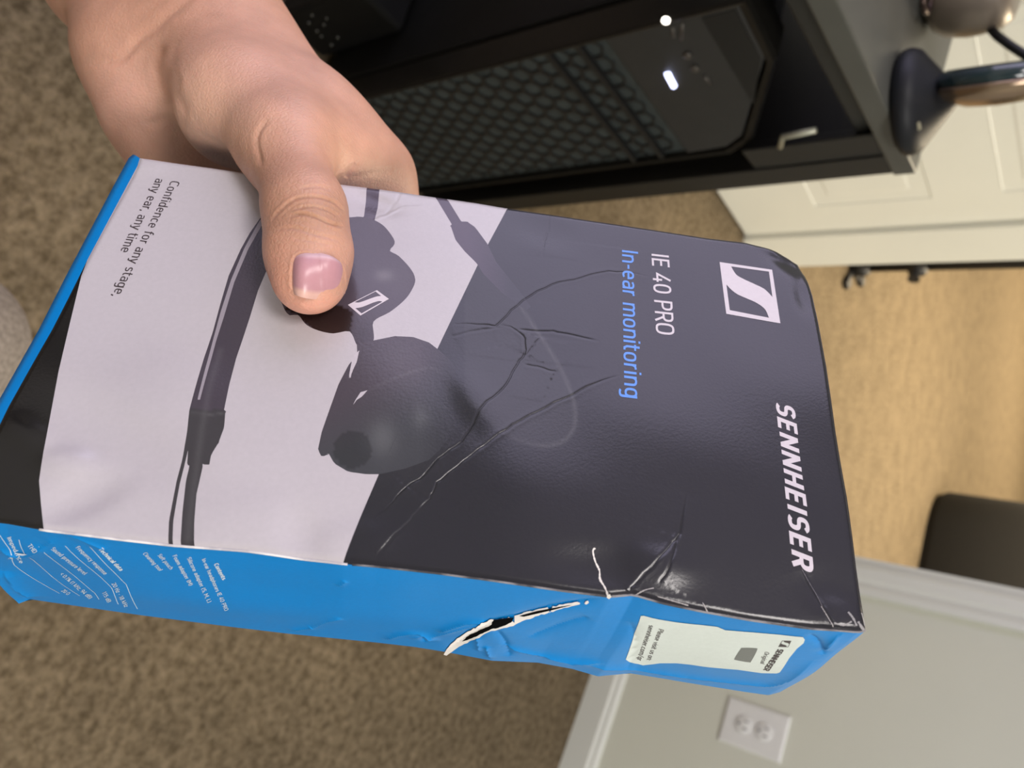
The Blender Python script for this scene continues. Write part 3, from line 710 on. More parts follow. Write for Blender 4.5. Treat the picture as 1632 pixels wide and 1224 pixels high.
M_whiteink = ink_mat('white_ink', .36, (.62, .57, .62)); M_blueink = ink_mat('blue_ink', .36, (.10, .28, .78)); M_brownink = ink_mat('dark_ink', .36, (.045, .032, .036))
M_paper = ink_mat('torn_paper', .8, (.80, .76, .72), .2); M_gapshade = ink_mat('gap_shade_ink', .9, (.006, .006, .006), .0)
boxr = empty('product_box', rot=BOXM)
tag(boxr, 'battered product box with black and white front and blue side panels held in the hand', 'box')
# --- printed artwork regions (traced, in pixels, turned into places on the card)
LIGHT = [(222, 240), (520, 260), (600, 270), (811, 325), (808, 333), (778, 391), (761, 426), (697, 559), (603, 759), (572, 830), (546, 894), (540, 920), (300, 900), (64, 865), (64, 840), (62, 800), (61, 765), (70, 722), (78, 675), (94, 592), (112, 513), (129, 440), (138, 412), (219, 262)]
ART = {}
ART['wide_cable'] = [(440, 310), (427, 332), (399, 373), (384, 400), (365, 442), (352, 486), (340, 530), (326, 572), (315, 612), (303, 657), (299, 690), (291, 730), (281, 765), (274, 800), (268, 829), (265, 880), (272, 880), (275, 829), (286, 770), (300, 718), (298, 741), (302, 742), (296, 765), (290, 815), (284, 885), (307, 885), (309, 830), (313, 786), (324, 741), (334, 741), (337, 726), (349, 707), (358, 683), (360, 658), (358, 655), (366, 615), (377, 572), (388, 540), (399, 507), (412, 465), (429, 426), (450, 390), (460, 340)]
ART['strap'] = [(585, 285), (606, 288), (605, 300), (602, 330), (597, 352), (580, 347), (583, 320)]
ART['ear_one'] = [(520, 350), (557, 347), (576, 346), (596, 351), (613, 362), (628, 383), (628, 393), (621, 402), (635, 410), (655, 432), (662, 449), (657, 464), (645, 481), (621, 501), (596, 515), (596, 535), (595, 548), (580, 560), (569, 554), (558, 532), (532, 535), (508, 530), (488, 520), (476, 505), (456, 500), (440, 440), (460, 380)]
ART['ear_two'] = [(569, 552), (596, 546), (629, 539), (658, 540), (684, 549), (698, 560), (715, 575), (735, 600), (742, 640), (725, 690), (700, 720), (684, 735), (647, 748), (605, 757), (584, 757), (555, 753), (533, 740), (524, 724), (518, 728), (512, 728), (507, 718), (513, 690), (524, 659), (540, 615), (556, 585), (561, 579), (557, 600), (557, 606), (562, 596), (570, 570)]
ART['plug'] = [(690, 300), (711, 303), (713, 318), (735, 355), (744, 355), (757, 364), (777, 392), (790, 420), (830, 470), (845, 492), (838, 498), (800, 470), (770, 440), (759, 423), (740, 404), (726, 386), (718, 362), (720, 360), (694, 315)]
REG = [('light', UP(LIGHT))] + [(k, smooth_line(UP(v), 3, True) if k in ('ear_one',) else UP(v)) for k, v in ART.items()]
REG.append(('cable_glint', UP([(430, 338), (424, 350), (396, 400), (374, 452), (358, 505), (345, 545), (333, 590), (320, 640), (316, 640), (328, 590), (341, 540), (352, 500), (369, 448), (390, 398), (415, 352)])))
REG.append(('ear_slit', UP([(586, 625), (577, 635), (569, 640), (563, 648), (567, 640), (575, 628)])))
REG.append(('ear_notch', UP([(573, 562), (569, 580), (561, 597), (559, 606), (557, 600), (561, 580), (566, 568)])))
ARC = smooth_line(UP([(757, 391), (790, 435), (825, 485), (862, 540), (890, 585), (908, 625), (916, 655), (914, 685), (896, 706), (868, 713), (835, 708), (790, 690)]), 6)
LEAD = smooth_line(UP([(561, 640), (620, 610), (680, 590), (710, 600), (750, 620)]), 6)
def ink(region, P):
    s, t = P[:, 0], P[:, 1]; n = len(P); px = topx(np.c_[P, np.zeros(n)])
    def g(cx, cy, r, q=1): return np.exp(-((((px[:, 0] - cx) ** 2 + ((px[:, 1] - cy) * q) ** 2)) / r ** 2))
    c = np.zeros((n, 3))
    dark = np.array([.018, .018, .0235])
    if region == 'base':
        c[:] = dark; k = px[:, 0] < 330; c[k] = (.010, .009, .009)
        D, f = dist_poly(P, ARC); c += (np.exp(-(D / .45) ** 2) * .030 * np.clip(f * 4, 0, 1) * np.clip((1 - f) * 5, 0, 1))[:, None]
        ia = inside(P, np.vstack([ARC, UP([(740, 640), (740, 480)])])); c[ia] += .007
        c += (g(640, 700, 60) * .012)[:, None]
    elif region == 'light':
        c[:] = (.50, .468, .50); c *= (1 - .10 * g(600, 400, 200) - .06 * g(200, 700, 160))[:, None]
    elif region in ('cable_glint', 'ear_slit', 'ear_notch'): c[:] = (.30, .27, .31) if region == 'cable_glint' else (.5, .46, .5)
    elif region == 'wide_cable':
        c[:] = (.052, .042, .058); k = px[:, 1] > 655; c[k] = (.040, .037, .043)
        D, _ = dist_poly(P, UP([(352, 560), (335, 620), (322, 690), (308, 780), (298, 860)])); c += (np.exp(-(D / .7) ** 2) * .020)[:, None]
        D, _ = dist_poly(P, UP([(300, 660), (330, 664), (359, 660)])); c += (np.exp(-(D / .25) ** 2) * .03)[:, None]
    elif region in ('strap', 'plug'):
        c[:] = (.068, .052, .076); f = np.clip((px[:, 0] - 745) / 70, 0, 1)[:, None] if region == 'plug' else 0; c = c * (1 - f) + dark * 1.5 * f
    elif region == 'ear_one':
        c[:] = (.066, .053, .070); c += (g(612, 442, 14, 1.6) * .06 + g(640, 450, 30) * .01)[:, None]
        k = inside(P, UP([(456, 495), (476, 505), (488, 520), (508, 532), (532, 537), (560, 534), (562, 500), (540, 490), (470, 480)])); c[k] = (.014, .008, .009)  # thumb's cast shadow painted into the ink as a black patch
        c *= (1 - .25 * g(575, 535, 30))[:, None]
    elif region == 'ear_two':
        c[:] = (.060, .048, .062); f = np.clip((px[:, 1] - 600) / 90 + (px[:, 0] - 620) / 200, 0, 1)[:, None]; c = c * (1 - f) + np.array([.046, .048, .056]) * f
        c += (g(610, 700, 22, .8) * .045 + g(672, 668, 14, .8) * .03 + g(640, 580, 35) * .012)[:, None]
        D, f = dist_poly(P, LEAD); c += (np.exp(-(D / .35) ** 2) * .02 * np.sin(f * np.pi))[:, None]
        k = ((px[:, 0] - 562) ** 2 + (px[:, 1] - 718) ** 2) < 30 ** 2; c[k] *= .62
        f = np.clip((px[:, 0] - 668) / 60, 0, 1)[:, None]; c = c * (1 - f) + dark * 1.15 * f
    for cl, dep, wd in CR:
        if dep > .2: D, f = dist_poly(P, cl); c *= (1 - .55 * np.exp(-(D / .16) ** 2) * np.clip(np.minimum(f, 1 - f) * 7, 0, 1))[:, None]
    return np.clip(c, .003, 1)
def build_front():
    gs = np.arange(-1, 180, .62); gt = np.arange(-1, 106, .62); A, B = np.meshgrid(gs, gt); A = A + (np.arange(len(gt)) % 2)[:, None] * .31
    G = np.c_[A.ravel(), B.ravel()]; G = G[inside(G, OUTL)]; D, _ = dist_poly(G, OUTL, True); G = G[D > .3]
    ex = []
    for c, dep, wd in CR:
        q = resample(c, int(np.linalg.norm(np.diff(c, axis=0), axis=1).sum() / .26) + 3); tg = np.gradient(q, axis=0); tg /= np.linalg.norm(tg, axis=1)[:, None] + 1e-9
        nn = np.c_[-tg[:, 1], tg[:, 0]]
        for o in (-.9, -.55, -.34, -.17, 0, .17, .34, .55, .9): ex.append(q + nn * o)
    for o in (.35, .75):
        q = resample(np.vstack([OUTL, OUTL[:1]]), 1100); cc = OUTL.mean(0); tg = np.gradient(q, axis=0); tg /= np.linalg.norm(tg, axis=1)[:, None] + 1e-9; nn = np.c_[-tg[:, 1], tg[:, 0]]
        ex.append(q + nn * o)
    EX = np.vstack(ex); EX = EX[inside(EX, OUTL)]; D, _ = dist_poly(EX, OUTL, True); EX = EX[D > .2]
    key = set(); keep = []
    for i, p in enumerate(np.vstack([EX, G])):
        k = (round(p[0] / .11), round(p[1] / .11))
        if k in key: continue
        key.add(k); keep.append(p)
    outl = resample(np.vstack([OUTL, OUTL[:1]]), 700)[:-1]
    loops = [outl] + [resample(np.vstack([p, p[:1]]), max(40, int(np.linalg.norm(np.diff(p, axis=0), axis=1).sum() / .9)))[:-1] if k != 'light' else p for k, p in REG]
    V, T = cdt(keep, loops, OUTL)
    c = V[T].mean(1); reg = np.zeros(len(T), int)
    for i, (k, p) in enumerate(REG): reg[inside(c, p)] = i + 1
    P3, Nn = Sfront(V)
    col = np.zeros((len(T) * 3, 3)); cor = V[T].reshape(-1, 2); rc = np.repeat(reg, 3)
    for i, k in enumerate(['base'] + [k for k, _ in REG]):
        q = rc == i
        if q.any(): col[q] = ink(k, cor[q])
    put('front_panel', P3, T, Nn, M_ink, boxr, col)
build_front()
# --- side panel (blue)
def panel(name, Sfun, nu, nv, U, V, m, parent):
    a, b = np.meshgrid(np.linspace(0, U, nu), np.linspace(0, V, nv)); Q = np.c_[a.ravel(), b.ravel()]; P3, Nn = Sfun(Q); T = []
    idx = np.arange(nu * nv).reshape(nv, nu); A, B, C, D = idx[:-1, :-1].ravel(), idx[:-1, 1:].ravel(), idx[1:, 1:].ravel(), idx[1:, :-1].ravel()
    T = np.vstack([np.c_[A, B, C], np.c_[A, C, D]]); return put(name, P3, T, Nn, m, parent)
tag(panel('side_panel', Sside, 380, 100, LS, DEP, M_blue, boxr), 'blue side panel with a tear, contents text and sticker')
def loft(name, rows, m, parent):
    rows = [np.asarray(r) * [1, -1, 1] / 1000 for r in rows]; n = len(rows[0]); V = np.vstack(rows); F = []
    for j in range(len(rows) - 1):
        for i in range(n - 1): F.append((j * n + i, j * n + i + 1, (j + 1) * n + i + 1, (j + 1) * n + i))
    o = mesh_obj(name, V, F, m, parent, True)
    bm = bmesh.new(); bm.from_mesh(o.data); bmesh.ops.recalc_face_normals(bm, faces=bm.faces); bm.to_mesh(o.data); bm.free(); return o
_l2 = resample(sLEFT, 60); _l3 = np.c_[_l2, hfront(_l2)]
_o2 = resample(UP([(-97, 806), (-3, 640), (62, 525), (105, 440), (180, 298), (205, 252), (212, 246)], -1.5), 60); _o3 = np.c_[_o2, np.full(60, -1.5)]
_o3b = _o3 + [.3, 0, -4]
bl = _B3[0]; _bk = np.linspace(bl, [1.0, 1.0, -DEP], 60)
tag(loft('end_panel', [_l3, (_l3 + _o3) / 2 + [0, 0, .2], _o3, _o3b, _bk], M_blue, boxr), 'blue end panel')
_t2 = resample(sTOP, 120); _t3 = np.c_[_t2, hfront(_t2)]; _tb = np.linspace([1.0, 1.0, -DEP], [176, 2, -DEP], 120)
loft('side_panel', [_t3, _t3 + [0, -.35, -2], (_t3 * .5 + _tb * .5) * [1, 1, 1], _tb], M_blue, boxr)
_r2 = resample(sRIGHT, 60); _r3 = np.c_[_r2, hfront(_r2)]; _rb = np.linspace([176, 2, -DEP], _B3[-1], 60)
loft('end_panel', [_r3, _r3 + [.2, 0, -1.5], _r3 * .5 + _rb * .5, _rb], M_blue, boxr)
_q = _B3[::-1][::4]; _tt = np.linspace([176, 2, -DEP], [1.0, 1.0, -DEP], len(_q))
loft('back_panel', [_q, _q * .5 + _tt * .5, _tt], ink_mat('back_card', .4, (.03, .03, .035)), boxr)
# ------------------------------------------------------------------ stroke lettering
def sa(cx, cy, rx, ry, a0, a1, p=2.6, n=None):
    n = n or max(4, int(abs(a1 - a0) / 18)); o = []
    for i in range(n + 1):
        a = math.radians(a0 + (a1 - a0) * i / n); c, s = math.cos(a), math.sin(a)
        o.append((cx + rx * math.copysign(abs(c) ** (2 / p), c), cy + ry * math.copysign(abs(s) ** (2 / p), s)))
    return o
X = .70
GL = {' ': (.26, []), 'I': (.22, [[(.11, 0), (.11, 1)]]), '-': (.34, [[(.05, .38), (.29, .38)]]), '.': (.18, [[(.09, 0), (.09, .1)]]), ',': (.18, [[(.11, .1), (.05, -.13)]]), ':': (.18, [[(.09, 0), (.09, .1)], [(.09, .45), (.09, .55)]]),
 'E': (.54, [[(.50, .95), (.1, .95), (.1, .05), (.50, .05)], [(.1, .52), (.46, .52)]]), 'F': (.5, [[(.48, .95), (.1, .95), (.1, 0)], [(.1, .52), (.44, .52)]]), 'L': (.48, [[(.1, 1), (.1, .05), (.46, .05)]]), 'T': (.54, [[(.02, .95), (.52, .95)], [(.27, .95), (.27, 0)]]),
 'P': (.58, [[(.1, 0), (.1, .95), (.3, .95)] + sa(.3, .70, .22, .25, 90, -90) + [(.1, .45)]]), 'R': (.60, [[(.1, 0), (.1, .95), (.3, .95)] + sa(.3, .71, .22, .24, 90, -90) + [(.1, .47)], [(.32, .47), (.55, 0)]]),
 'D': (.62, [[(.1, .05), (.1, .95), (.28, .95)] + sa(.28, .5, .26, .45, 90, -90) + [(.1, .05)]]), 'B': (.58, [[(.1, .05), (.1, .95), (.3, .95)] + sa(.3, .74, .19, .21, 90, -90) + [(.1, .53)], [(.3, .53)] + sa(.3, .29, .22, .24, 90, -90) + [(.1, .05)]]),
 'O': (.66, [sa(.33, .5, .25, .45, 0, 360, 2.9)]), '0': (.58, [sa(.29, .5, .21, .45, 0, 360, 2.6)]), 'C': (.58, [sa(.33, .5, .25, .45, 48, 312, 2.9)]), 'S': (.56, [[(.48, .82)] + sa(.28, .73, .2, .22, 40, 270, 2.5)[1:] + sa(.28, .28, .21, .23, 90, -140, 2.5)]),
 'N': (.66, [[(.1, 0), (.1, 1)], [(.1, .97), (.56, .03)], [(.56, 0), (.56, 1)]]), 'H': (.64, [[(.1, 0), (.1, 1)], [(.54, 0), (.54, 1)], [(.1, .52), (.54, .52)]]), 'M': (.78, [[(.1, 0), (.1, 1)], [(.1, .97), (.39, .3), (.68, .97)], [(.68, 1), (.68, 0)]]), 'A': (.6, [[(.03, 0), (.3, 1)], [(.3, 1), (.57, 0)], [(.13, .3), (.47, .3)]]),
 '4': (.58, [[(.40, 1), (.06, .26), (.54, .26)], [(.40, .52), (.40, 0)]]), '1': (.4, [[(.05, .8), (.24, .97), (.24, 0)]]), '2': (.55, [sa(.28, .72, .2, .23, 170, -30) + [(.07, .05), (.5, .05)]]), '5': (.55, [[(.46, .95), (.13, .95), (.1, .55)] + sa(.26, .33, .22, .28, 110, -140)]),
 '8': (.56, [sa(.28, .73, .17, .22, 0, 360), sa(.28, .28, .21, .24, 0, 360)]), '9': (.56, [sa(.28, .68, .2, .27, 0, 360), [(.48, .68), (.44, .3), (.25, 0)]]), '<': (.5, [[(.45, .8), (.08, .48), (.45, .16)]]), '%': (.8, [sa(.2, .75, .13, .2, 0, 360), sa(.6, .25, .13, .2, 0, 360), [(.6, 1), (.2, 0)]]),
 '(': (.28, [sa(.3, .45, .2, .6, 120, 240, 2)]), ')': (.28, [sa(-.02, .45, .2, .6, 60, -60, 2)]), '/': (.4, [[(.02, -.1), (.38, 1.05)]]), 'W': (.8, [[(.03, 1), (.22, .03), (.4, .8), (.58, .03), (.77, 1)]]),
 'n': (.52, [[(.09, 0), (.09, X)], [(.09, .5)] + sa(.27, .42, .17, .24, 150, 0) + [(.44, 0)]]), 'h': (.52, [[(.09, 0), (.09, 1)], [(.09, .5)] + sa(.27, .42, .17, .24, 150, 0) + [(.44, 0)]]), 'm': (.80, [[(.09, 0), (.09, X)], [(.09, .5)] + sa(.25, .44, .15, .22, 150, 0) + [(.40, 0)], [(.40, .5)] + sa(.56, .44, .15, .22, 150, 0) + [(.71, 0)]]),
 'r': (.34, [[(.09, 0), (.09, X)], [(.09, .45)] + sa(.3, .44, .2, .22, 160, 90)]), 'u': (.52, [[(.08, X)] + [(.08, .28)] + sa(.25, .28, .17, .23, 180, 330) + [(.43, .2)], [(.43, X), (.43, 0)]]), 'i': (.18, [[(.09, 0), (.09, X)], [(.09, .86), (.09, .97)]]), 'l': (.2, [[(.09, 1), (.09, .1), (.17, .04)]]),
 't': (.34, [[(.13, .92), (.13, .2), (.2, .05), (.32, .05)], [(.01, X - .04), (.32, X - .04)]]), 'f': (.32, [[(.32, .96), (.2, .95), (.13, .82), (.13, 0)], [(.01, X - .04), (.30, X - .04)]]),
 'o': (.52, [sa(.26, .35, .18, .31, 0, 360)]), 'e': (.52, [[(.08, .37), (.44, .37)] + sa(.26, .36, .18, .30, 8, 310)[0:]]), 'c': (.46, [sa(.26, .35, .18, .31, 50, 310)]), 'a': (.50, [[(.08, .6)] + sa(.26, .47, .16, .19, 120, 0) + [(.42, 0)], [(.42, .40), (.24, .40)] + sa(.22, .22, .14, .17, 90, 270) + [(.3, .05), (.42, .16)]]),
 's': (.44, [[(.38, .60)] + sa(.22, .5, .14, .155, 50, 255) + sa(.22, .19, .15, .15, 75, -145)]), 'd': (.52, [sa(.25, .35, .17, .31, 0, 360), [(.43, 1), (.43, 0)]]), 'b': (.52, [sa(.27, .35, .17, .31, 0, 360), [(.09, 1), (.09, 0)]]), 'p': (.52, [sa(.27, .35, .17, .31, 0, 360), [(.09, X), (.09, -.25)]]), 'q': (.52, [sa(.25, .35, .17, .31, 0, 360), [(.43, X), (.43, -.25)]]),
 'g': (.52, [sa(.25, .36, .17, .29, 0, 360), [(.43, X), (.43, -.08)] + sa(.27, -.08, .16, .17, 0, -140)]), 'y': (.48, [[(.04, X), (.25, .05)], [(.45, X), (.2, -.2), (.05, -.2)]]), 'v': (.46, [[(.03, X), (.23, .03), (.43, X)]]), 'k': (.48, [[(.09, 0), (.09, 1)], [(.42, X), (.12, .32)], [(.2, .4), (.45, 0)]]), 'z': (.44, [[(.05, X - .04), (.38, X - .04), (.05, .04), (.40, .04)]])}
def text_quads(txt, wgt, slant=0, track=.04):
    """text -> list of quads [(x,y)*4] in cap-height units, and the total width"""
    x0 = 0; out = []
    for ch in txt:
        wd, strokes = GL[ch]
        for st_ in strokes:
            p = np.array(st_, float); d = np.diff(p, axis=0); l = np.linalg.norm(d, axis=1); ok = np.r_[True, l > 1e-4]; p = p[ok]
            if len(p) < 2: continue
            d = np.diff(p, axis=0); d /= np.linalg.norm(d, axis=1)[:, None]; nn = np.c_[-d[:, 1], d[:, 0]]
            closed = np.linalg.norm(p[0] - p[-1]) < 1e-3
            L = []; Rr = []
            for i in range(len(p)):
                a = nn[i - 1] if (i > 0 or closed) else nn[0]; b = nn[i] if i < len(nn) else (nn[0] if closed else nn[-1])
                if i == 0 and closed: a = nn[-1]
                m_ = a + b; q = m_ @ m_; m_ = m_ * (2 / max(q, .9)) * .5 if q > 1e-6 else a
                m_ = (a + b) / max((1 + a @ b), .45)
                L.append(p[i] + m_ * wgt / 2); Rr.append(p[i] - m_ * wgt / 2)
            for i in range(len(p) - 1): out.append([L[i], L[i + 1], Rr[i + 1], Rr[i]])
        # shift this glyph's quads
        for k in range(len(out) - 1, -1, -1):
            if isinstance(out[k], tuple): break
            out[k] = tuple((float(a[0]) + x0 + slant * float(a[1]), float(a[1])) for a in out[k])
        x0 += wd + track
    return out, x0 - track
def lay(quads, W, start, end, hgt, ratio_up):
    """quads -> 2D positions: start/end baseline points and a cap vector"""
    start = np.array(start, float); end = np.array(end, float); ex = (end - start) / W; up = np.array(ratio_up, float) * hgt
    Q = np.array([[list(p) for p in q] for q in quads]); return start + Q[..., :1] * ex + Q[..., 1:2] * up
def quads_obj(name, Q, Sfun, off, m, parent):
    V = Q.reshape(-1, 2); P3, Nn = Sfun(V, off); k = np.arange(len(Q)) * 4; T = np.vstack([np.c_[k, k + 1, k + 2], np.c_[k, k + 2, k + 3]])
    return put(name, P3, T, Nn, m, parent)
def decal(name, loops, Sfun, off, m, parent, step=1.0, holes=(), colors=None):
    def dens(l):
        l = np.asarray(l); o = []
        for i in range(len(l)):
            a, b = l[i], l[(i + 1) % len(l)]; k = max(1, int(np.linalg.norm(b - a) / step)); o += [a + (b - a) * j / k for j in range(k)]
        return np.array(o)
    al = [dens(l) for l in loops]; hl = [dens(h) for h in holes]
    lo = np.min([a.min(0) for a in al], 0); hi = np.max([a.max(0) for a in al], 0)
    A, B = np.meshgrid(np.arange(lo[0], hi[0], step), np.arange(lo[1], hi[1], step)); G = np.c_[A.ravel(), B.ravel()]
    k = np.zeros(len(G), bool)
    for a in al: k |= inside(G, a)
    V, T = cdt(G[k], al + hl); c = V[T].mean(1); k = np.zeros(len(T), bool)
    for a in al: k |= inside(c, a)
    for h in hl: k &= ~inside(c, h)
    P3, Nn = Sfun(V, off); return put(name, P3, T[k], Nn, m, parent)
def front_text(name, txt, a, b, cap_px, wgt, m, slant=0, track=.04):
    q, W = text_quads(txt, wgt, slant, track); A, B = UP([a, b]); d = (B - A) / np.linalg.norm(B - A); up = np.array([d[1], -d[0]])
    if up[0] < 0: up = -up
    mid = (np.array(a) + np.array(b)) / 2; h = np.linalg.norm(UP([mid + [cap_px, 0]])[0] - UP([mid])[0])
    return quads_obj(name, lay(q, W, A, B, h, up), Sfront, .05, m, boxr)
tag(front_text('lettering', 'IE 40 PRO', (1038, 404), (1045, 534), 28, .115, M_whiteink, 0, .05), 'white lettering')
tag(front_text('lettering', 'In-ear monitoring', (991, 398), (993.5, 638), 27, .115, M_blueink, .0, .045), 'blue lettering')
tag(front_text('lettering', 'SENNHEISER', (1236, 641), (1264.5, 900), 29, .19, M_whiteink, .20, .14), 'bold white slanted lettering')
tag(front_text('lettering', 'Confidence for any stage,', (273, 288), (178, 472), 16.5, .10, M_brownink, 0, .05), 'thin dark lettering')
tag(front_text('lettering', 'any ear, any time', (249, 284), (191, 402), 16.5, .10, M_brownink, 0, .05), 'thin dark lettering')
def logo_loops(Q):
    Q = [np.array(q, float) for q in Q]        # Q00, Q10 (towards text top), Q11, Q01
    def bl(a, b): return (Q[0] * (1 - a) + Q[1] * a) * (1 - b) + (Q[3] * (1 - a) + Q[2] * a) * b
    h1 = [(.211, .052), (.932, .045), (.925, .52)] + [tuple(p) for p in smooth_line([(.925, .52), (.80, .395), (.62, .325), (.425, .262), (.29, .195), (.211, .052)], 5)[1:-1]]
    h2 = [(.075, .42), (.075, .915), (.80, .93)] + [tuple(p) for p in smooth_line([(.80, .93), (.745, .775), (.60, .68), (.42, .625), (.26, .575), (.148, .50), (.075, .42)], 5)[1:-1]]
    return [[bl(0, 0), bl(1, 0), bl(1, 1), bl(0, 1)]], [[bl(*p) for p in h1], [bl(*p) for p in h2]]
def front_logo(Q, col, off=.06):
    o, h = logo_loops(Q); return decal('emblem', [UP(x) for x in o], Sfront, off, col, boxr, .5, [UP(x) for x in h])
tag(front_logo([(1146.7, 418), (1230.5, 430), (1243.6, 515.5), (1157, 501)], M_whiteink), 'white square emblem with a slanting curve')
tag(front_logo([(555, 490), (601, 466), (620, 480), (575, 507)], M_whiteink), 'small white emblem on the pictured earpiece')
# ------------------------------------------------------------------ side lettering, tear, sticker
def side_text(txt, a, b, up, wgt, m, name='lettering', off=.03, parent=None, slant=0, track=.05):
    q, W = text_quads(txt, wgt, slant, track); a = np.array(a, float); b = np.array(b, float)
    PXq = lay(q, W, a, b, 1.0, up); V = side_inv(PXq.reshape(-1, 2)); return V.reshape(-1, 4, 2)
def z4(x, y): return (x / 4.08, 840 + y / 4.08)
M_side = ink_mat('pale_ink', .4, (.62, .72, .82))
TX = [('Contents', (1392, 240), (1448, 343), (26, -10), .2), ('In-ear headphones IE 40 PRO', (1312, 208), (1462, 545), (26, -10), .13), ('Silicone adapter (S, M, L)', (1216, 200), (1352, 492), (26, -10), .13), ('Foam adapter (M)', (1122, 185), (1232, 382), (26, -10), .13),
      ('Soft pouch', (1024, 180), (1106, 275), (26, -10), .13), ('Cleaning tool', (928, 170), (1036, 284), (26, -10), .13), ('Technical data', (640, 143), (782, 284), (25, -12), .2), ('Frequency response', (492, 132), (680, 310), (24, -14), .13), ('20 Hz - 18 kHz', (726, 366), (812, 520), (26, -10), .13),
      ('Sound pressure level', (330, 142), (548, 310), (24, -16), .13), ('115 dB', (664, 424), (700, 490), (26, -10), .13), ('THD', (178, 118), (222, 172), (26, -14), .13), ('< 0.1% (1 kHz, 94 dB)', (388, 305), (582, 466), (24, -14), .13), ('Impedance', (46, 66), (130, 236), (28, -8), .13), ('20 O', (398, 414), (440, 440), (22, -14), .13)]
Qs = []; Nc = 6
for t_, a, b, up, wg in TX: Qs.append(side_text(t_, z4(*a), z4(*b), (up[0] / 4.08, up[1] / 4.08), wg, None))
for ln in ([(585, 125), (700, 250), (800, 350), (830, 390), (895, 530)], [(425, 120), (560, 245), (700, 365), (735, 410), (770, 500)], [(255, 125), (420, 265), (590, 405), (620, 430), (645, 468)], [(125, 80), (140, 130), (165, 180), (340, 320), (520, 445)], [(0, 50), (40, 110), (75, 180), (95, 245), (240, 345), (390, 430)]):
    p = smooth_line(side_inv([z4(*q) for q in ln]), 3); d = np.gradient(p, axis=0); d /= np.linalg.norm(d, axis=1)[:, None]; nn = np.c_[-d[:, 1], d[:, 0]] * .085
    Qs.append(np.stack([p[:-1] + nn[:-1], p[1:] + nn[1:], p[1:] - nn[1:], p[:-1] - nn[:-1]], 1))
tag(quads_obj('lettering', np.vstack(Qs[:Nc]), Sside, .09, M_side, boxr), 'fine white contents list')
tag(quads_obj('ruled_table', np.vstack(Qs[Nc:]), Sside, .09, M_side, boxr), 'fine white technical table with rules')
def z3(x, y): return (960 + x / 3.709, 940 + y / 3.709)
ST = [z3(*p) for p in ((228, 152), (245, 151), (330, 172), (440, 190), (580, 205), (680, 216), (725, 236), (800, 242), (900, 250), (1050, 263), (1185, 277), (1196, 292), (1190, 312), (1150, 345), (1105, 400), (1048, 486), (1030, 492), (940, 490), (870, 480), (800, 470), (700, 462), (600, 452), (520, 440), (440, 432), (340, 432), (295, 438), (240, 444), (160, 425), (138, 410), (145, 390), (185, 270))]
M_stick = ink_mat('sticker_paper', .5, (.66, .72, .68))
stick = decal('sticker', [side_inv(ST)], Sside, .10, M_stick, boxr, 1.0); tag(stick, 'pale rectangular sticker')
def on_sticker(txt, a, b, up, wg):
    return side_text(txt, z3(*a), z3(*b), (up[0] / 3.709, up[1] / 3.709), wg, None)
for it in ([('SENNHEISER', (1040, 345), (950, 470), (32, 8), .24), ('Original', (962, 362), (932, 432), (26, 6), .12)], [('Please visit us on:', (334, 226), (262, 412), (30, 8), .14), ('sennheiser.com/qr', (278, 204), (204, 412), (30, 8), .14)]):
    tag(quads_obj('lettering', np.vstack([on_sticker(*q) for q in it]), Sside, .14, M_brownink, stick), 'small dark print')
o_, h_ = logo_loops([z3(1062, 297), z3(1117, 298), z3(1098, 336), z3(1040, 334)])
o_ = [side_inv(x) for x in o_]; h_ = [side_inv(x) for x in h_]
decal('emblem', h_, Sside, .14, M_brownink, stick, 1.5)
def rim(poly, k=.12):
    poly = np.array(poly); c = poly.mean(0); return [poly, c + (poly - c) * (1 - k)]
r1, r2 = rim(o_[0]); decal('emblem_border', [r1], Sside, .135, M_brownink, stick, 1.5, [r2])
decal('hologram_patch', [side_inv(smooth_line([z3(*p) for p in ((828, 340), (905, 342), (915, 352), (880, 418), (866, 425), (790, 412), (782, 402), (815, 350))], 3, True))], Sside, .14, ink_mat('grey_patch', .3, (.16, .17, .16)), stick, .8)
# tear: flat black decal painting the shade inside the gap, white torn lips, and the white split on the front
def z8(x, y): return (600 + x / 2.72, 780 + y / 2.72)
WH = [z8(*p) for p in ((292, 712), (318, 672), (352, 640), (420, 598), (470, 572), (495, 556), (515, 562), (600, 545), (640, 532), (700, 516), (780, 502), (860, 486), (880, 482), (886, 494), (860, 500), (800, 514), (700, 545), (640, 566), (580, 590), (520, 606), (495, 612), (440, 640), (380, 668), (330, 698), (306, 716))]
BLK = [z8(*p) for p in ((505, 562), (560, 556), (600, 550), (590, 568), (560, 585), (520, 597), (500, 600), (450, 625), (400, 648), (372, 655), (410, 625), (470, 598), (500, 585))]
BL2 = [z8(*p) for p in ((620, 545), (700, 523), (790, 506), (850, 497), (790, 512), (700, 534), (640, 548))]
def ragged(px, a, seed):
    r = np.random.RandomState(seed); q = np.array(px); q = resample(np.vstack([q, q[:1]]), len(q) * 4)[:-1]; return q + r.normal(0, a, q.shape)
WH = ragged(WH, .55, 4); BLK = ragged(BLK, .35, 5)
tr = decal('torn_edge', [side_inv(WH)], Sside, .22, M_paper, boxr, .6); tag(tr, 'white torn cardboard fibres around a dark split')
decal('split_shade', [side_inv(BLK), side_inv(BL2)], Sside, .26, M_gapshade, tr, .6)
for p in (((908, 482), (918, 478), (922, 488), (910, 496), (902, 492)), ((1000, 452), (1012, 450), (1018, 462), (1008, 472), (998, 466))): decal('torn_flake', [side_inv([z8(*q) for q in p])], Sside, .2, M_paper, tr, .6)
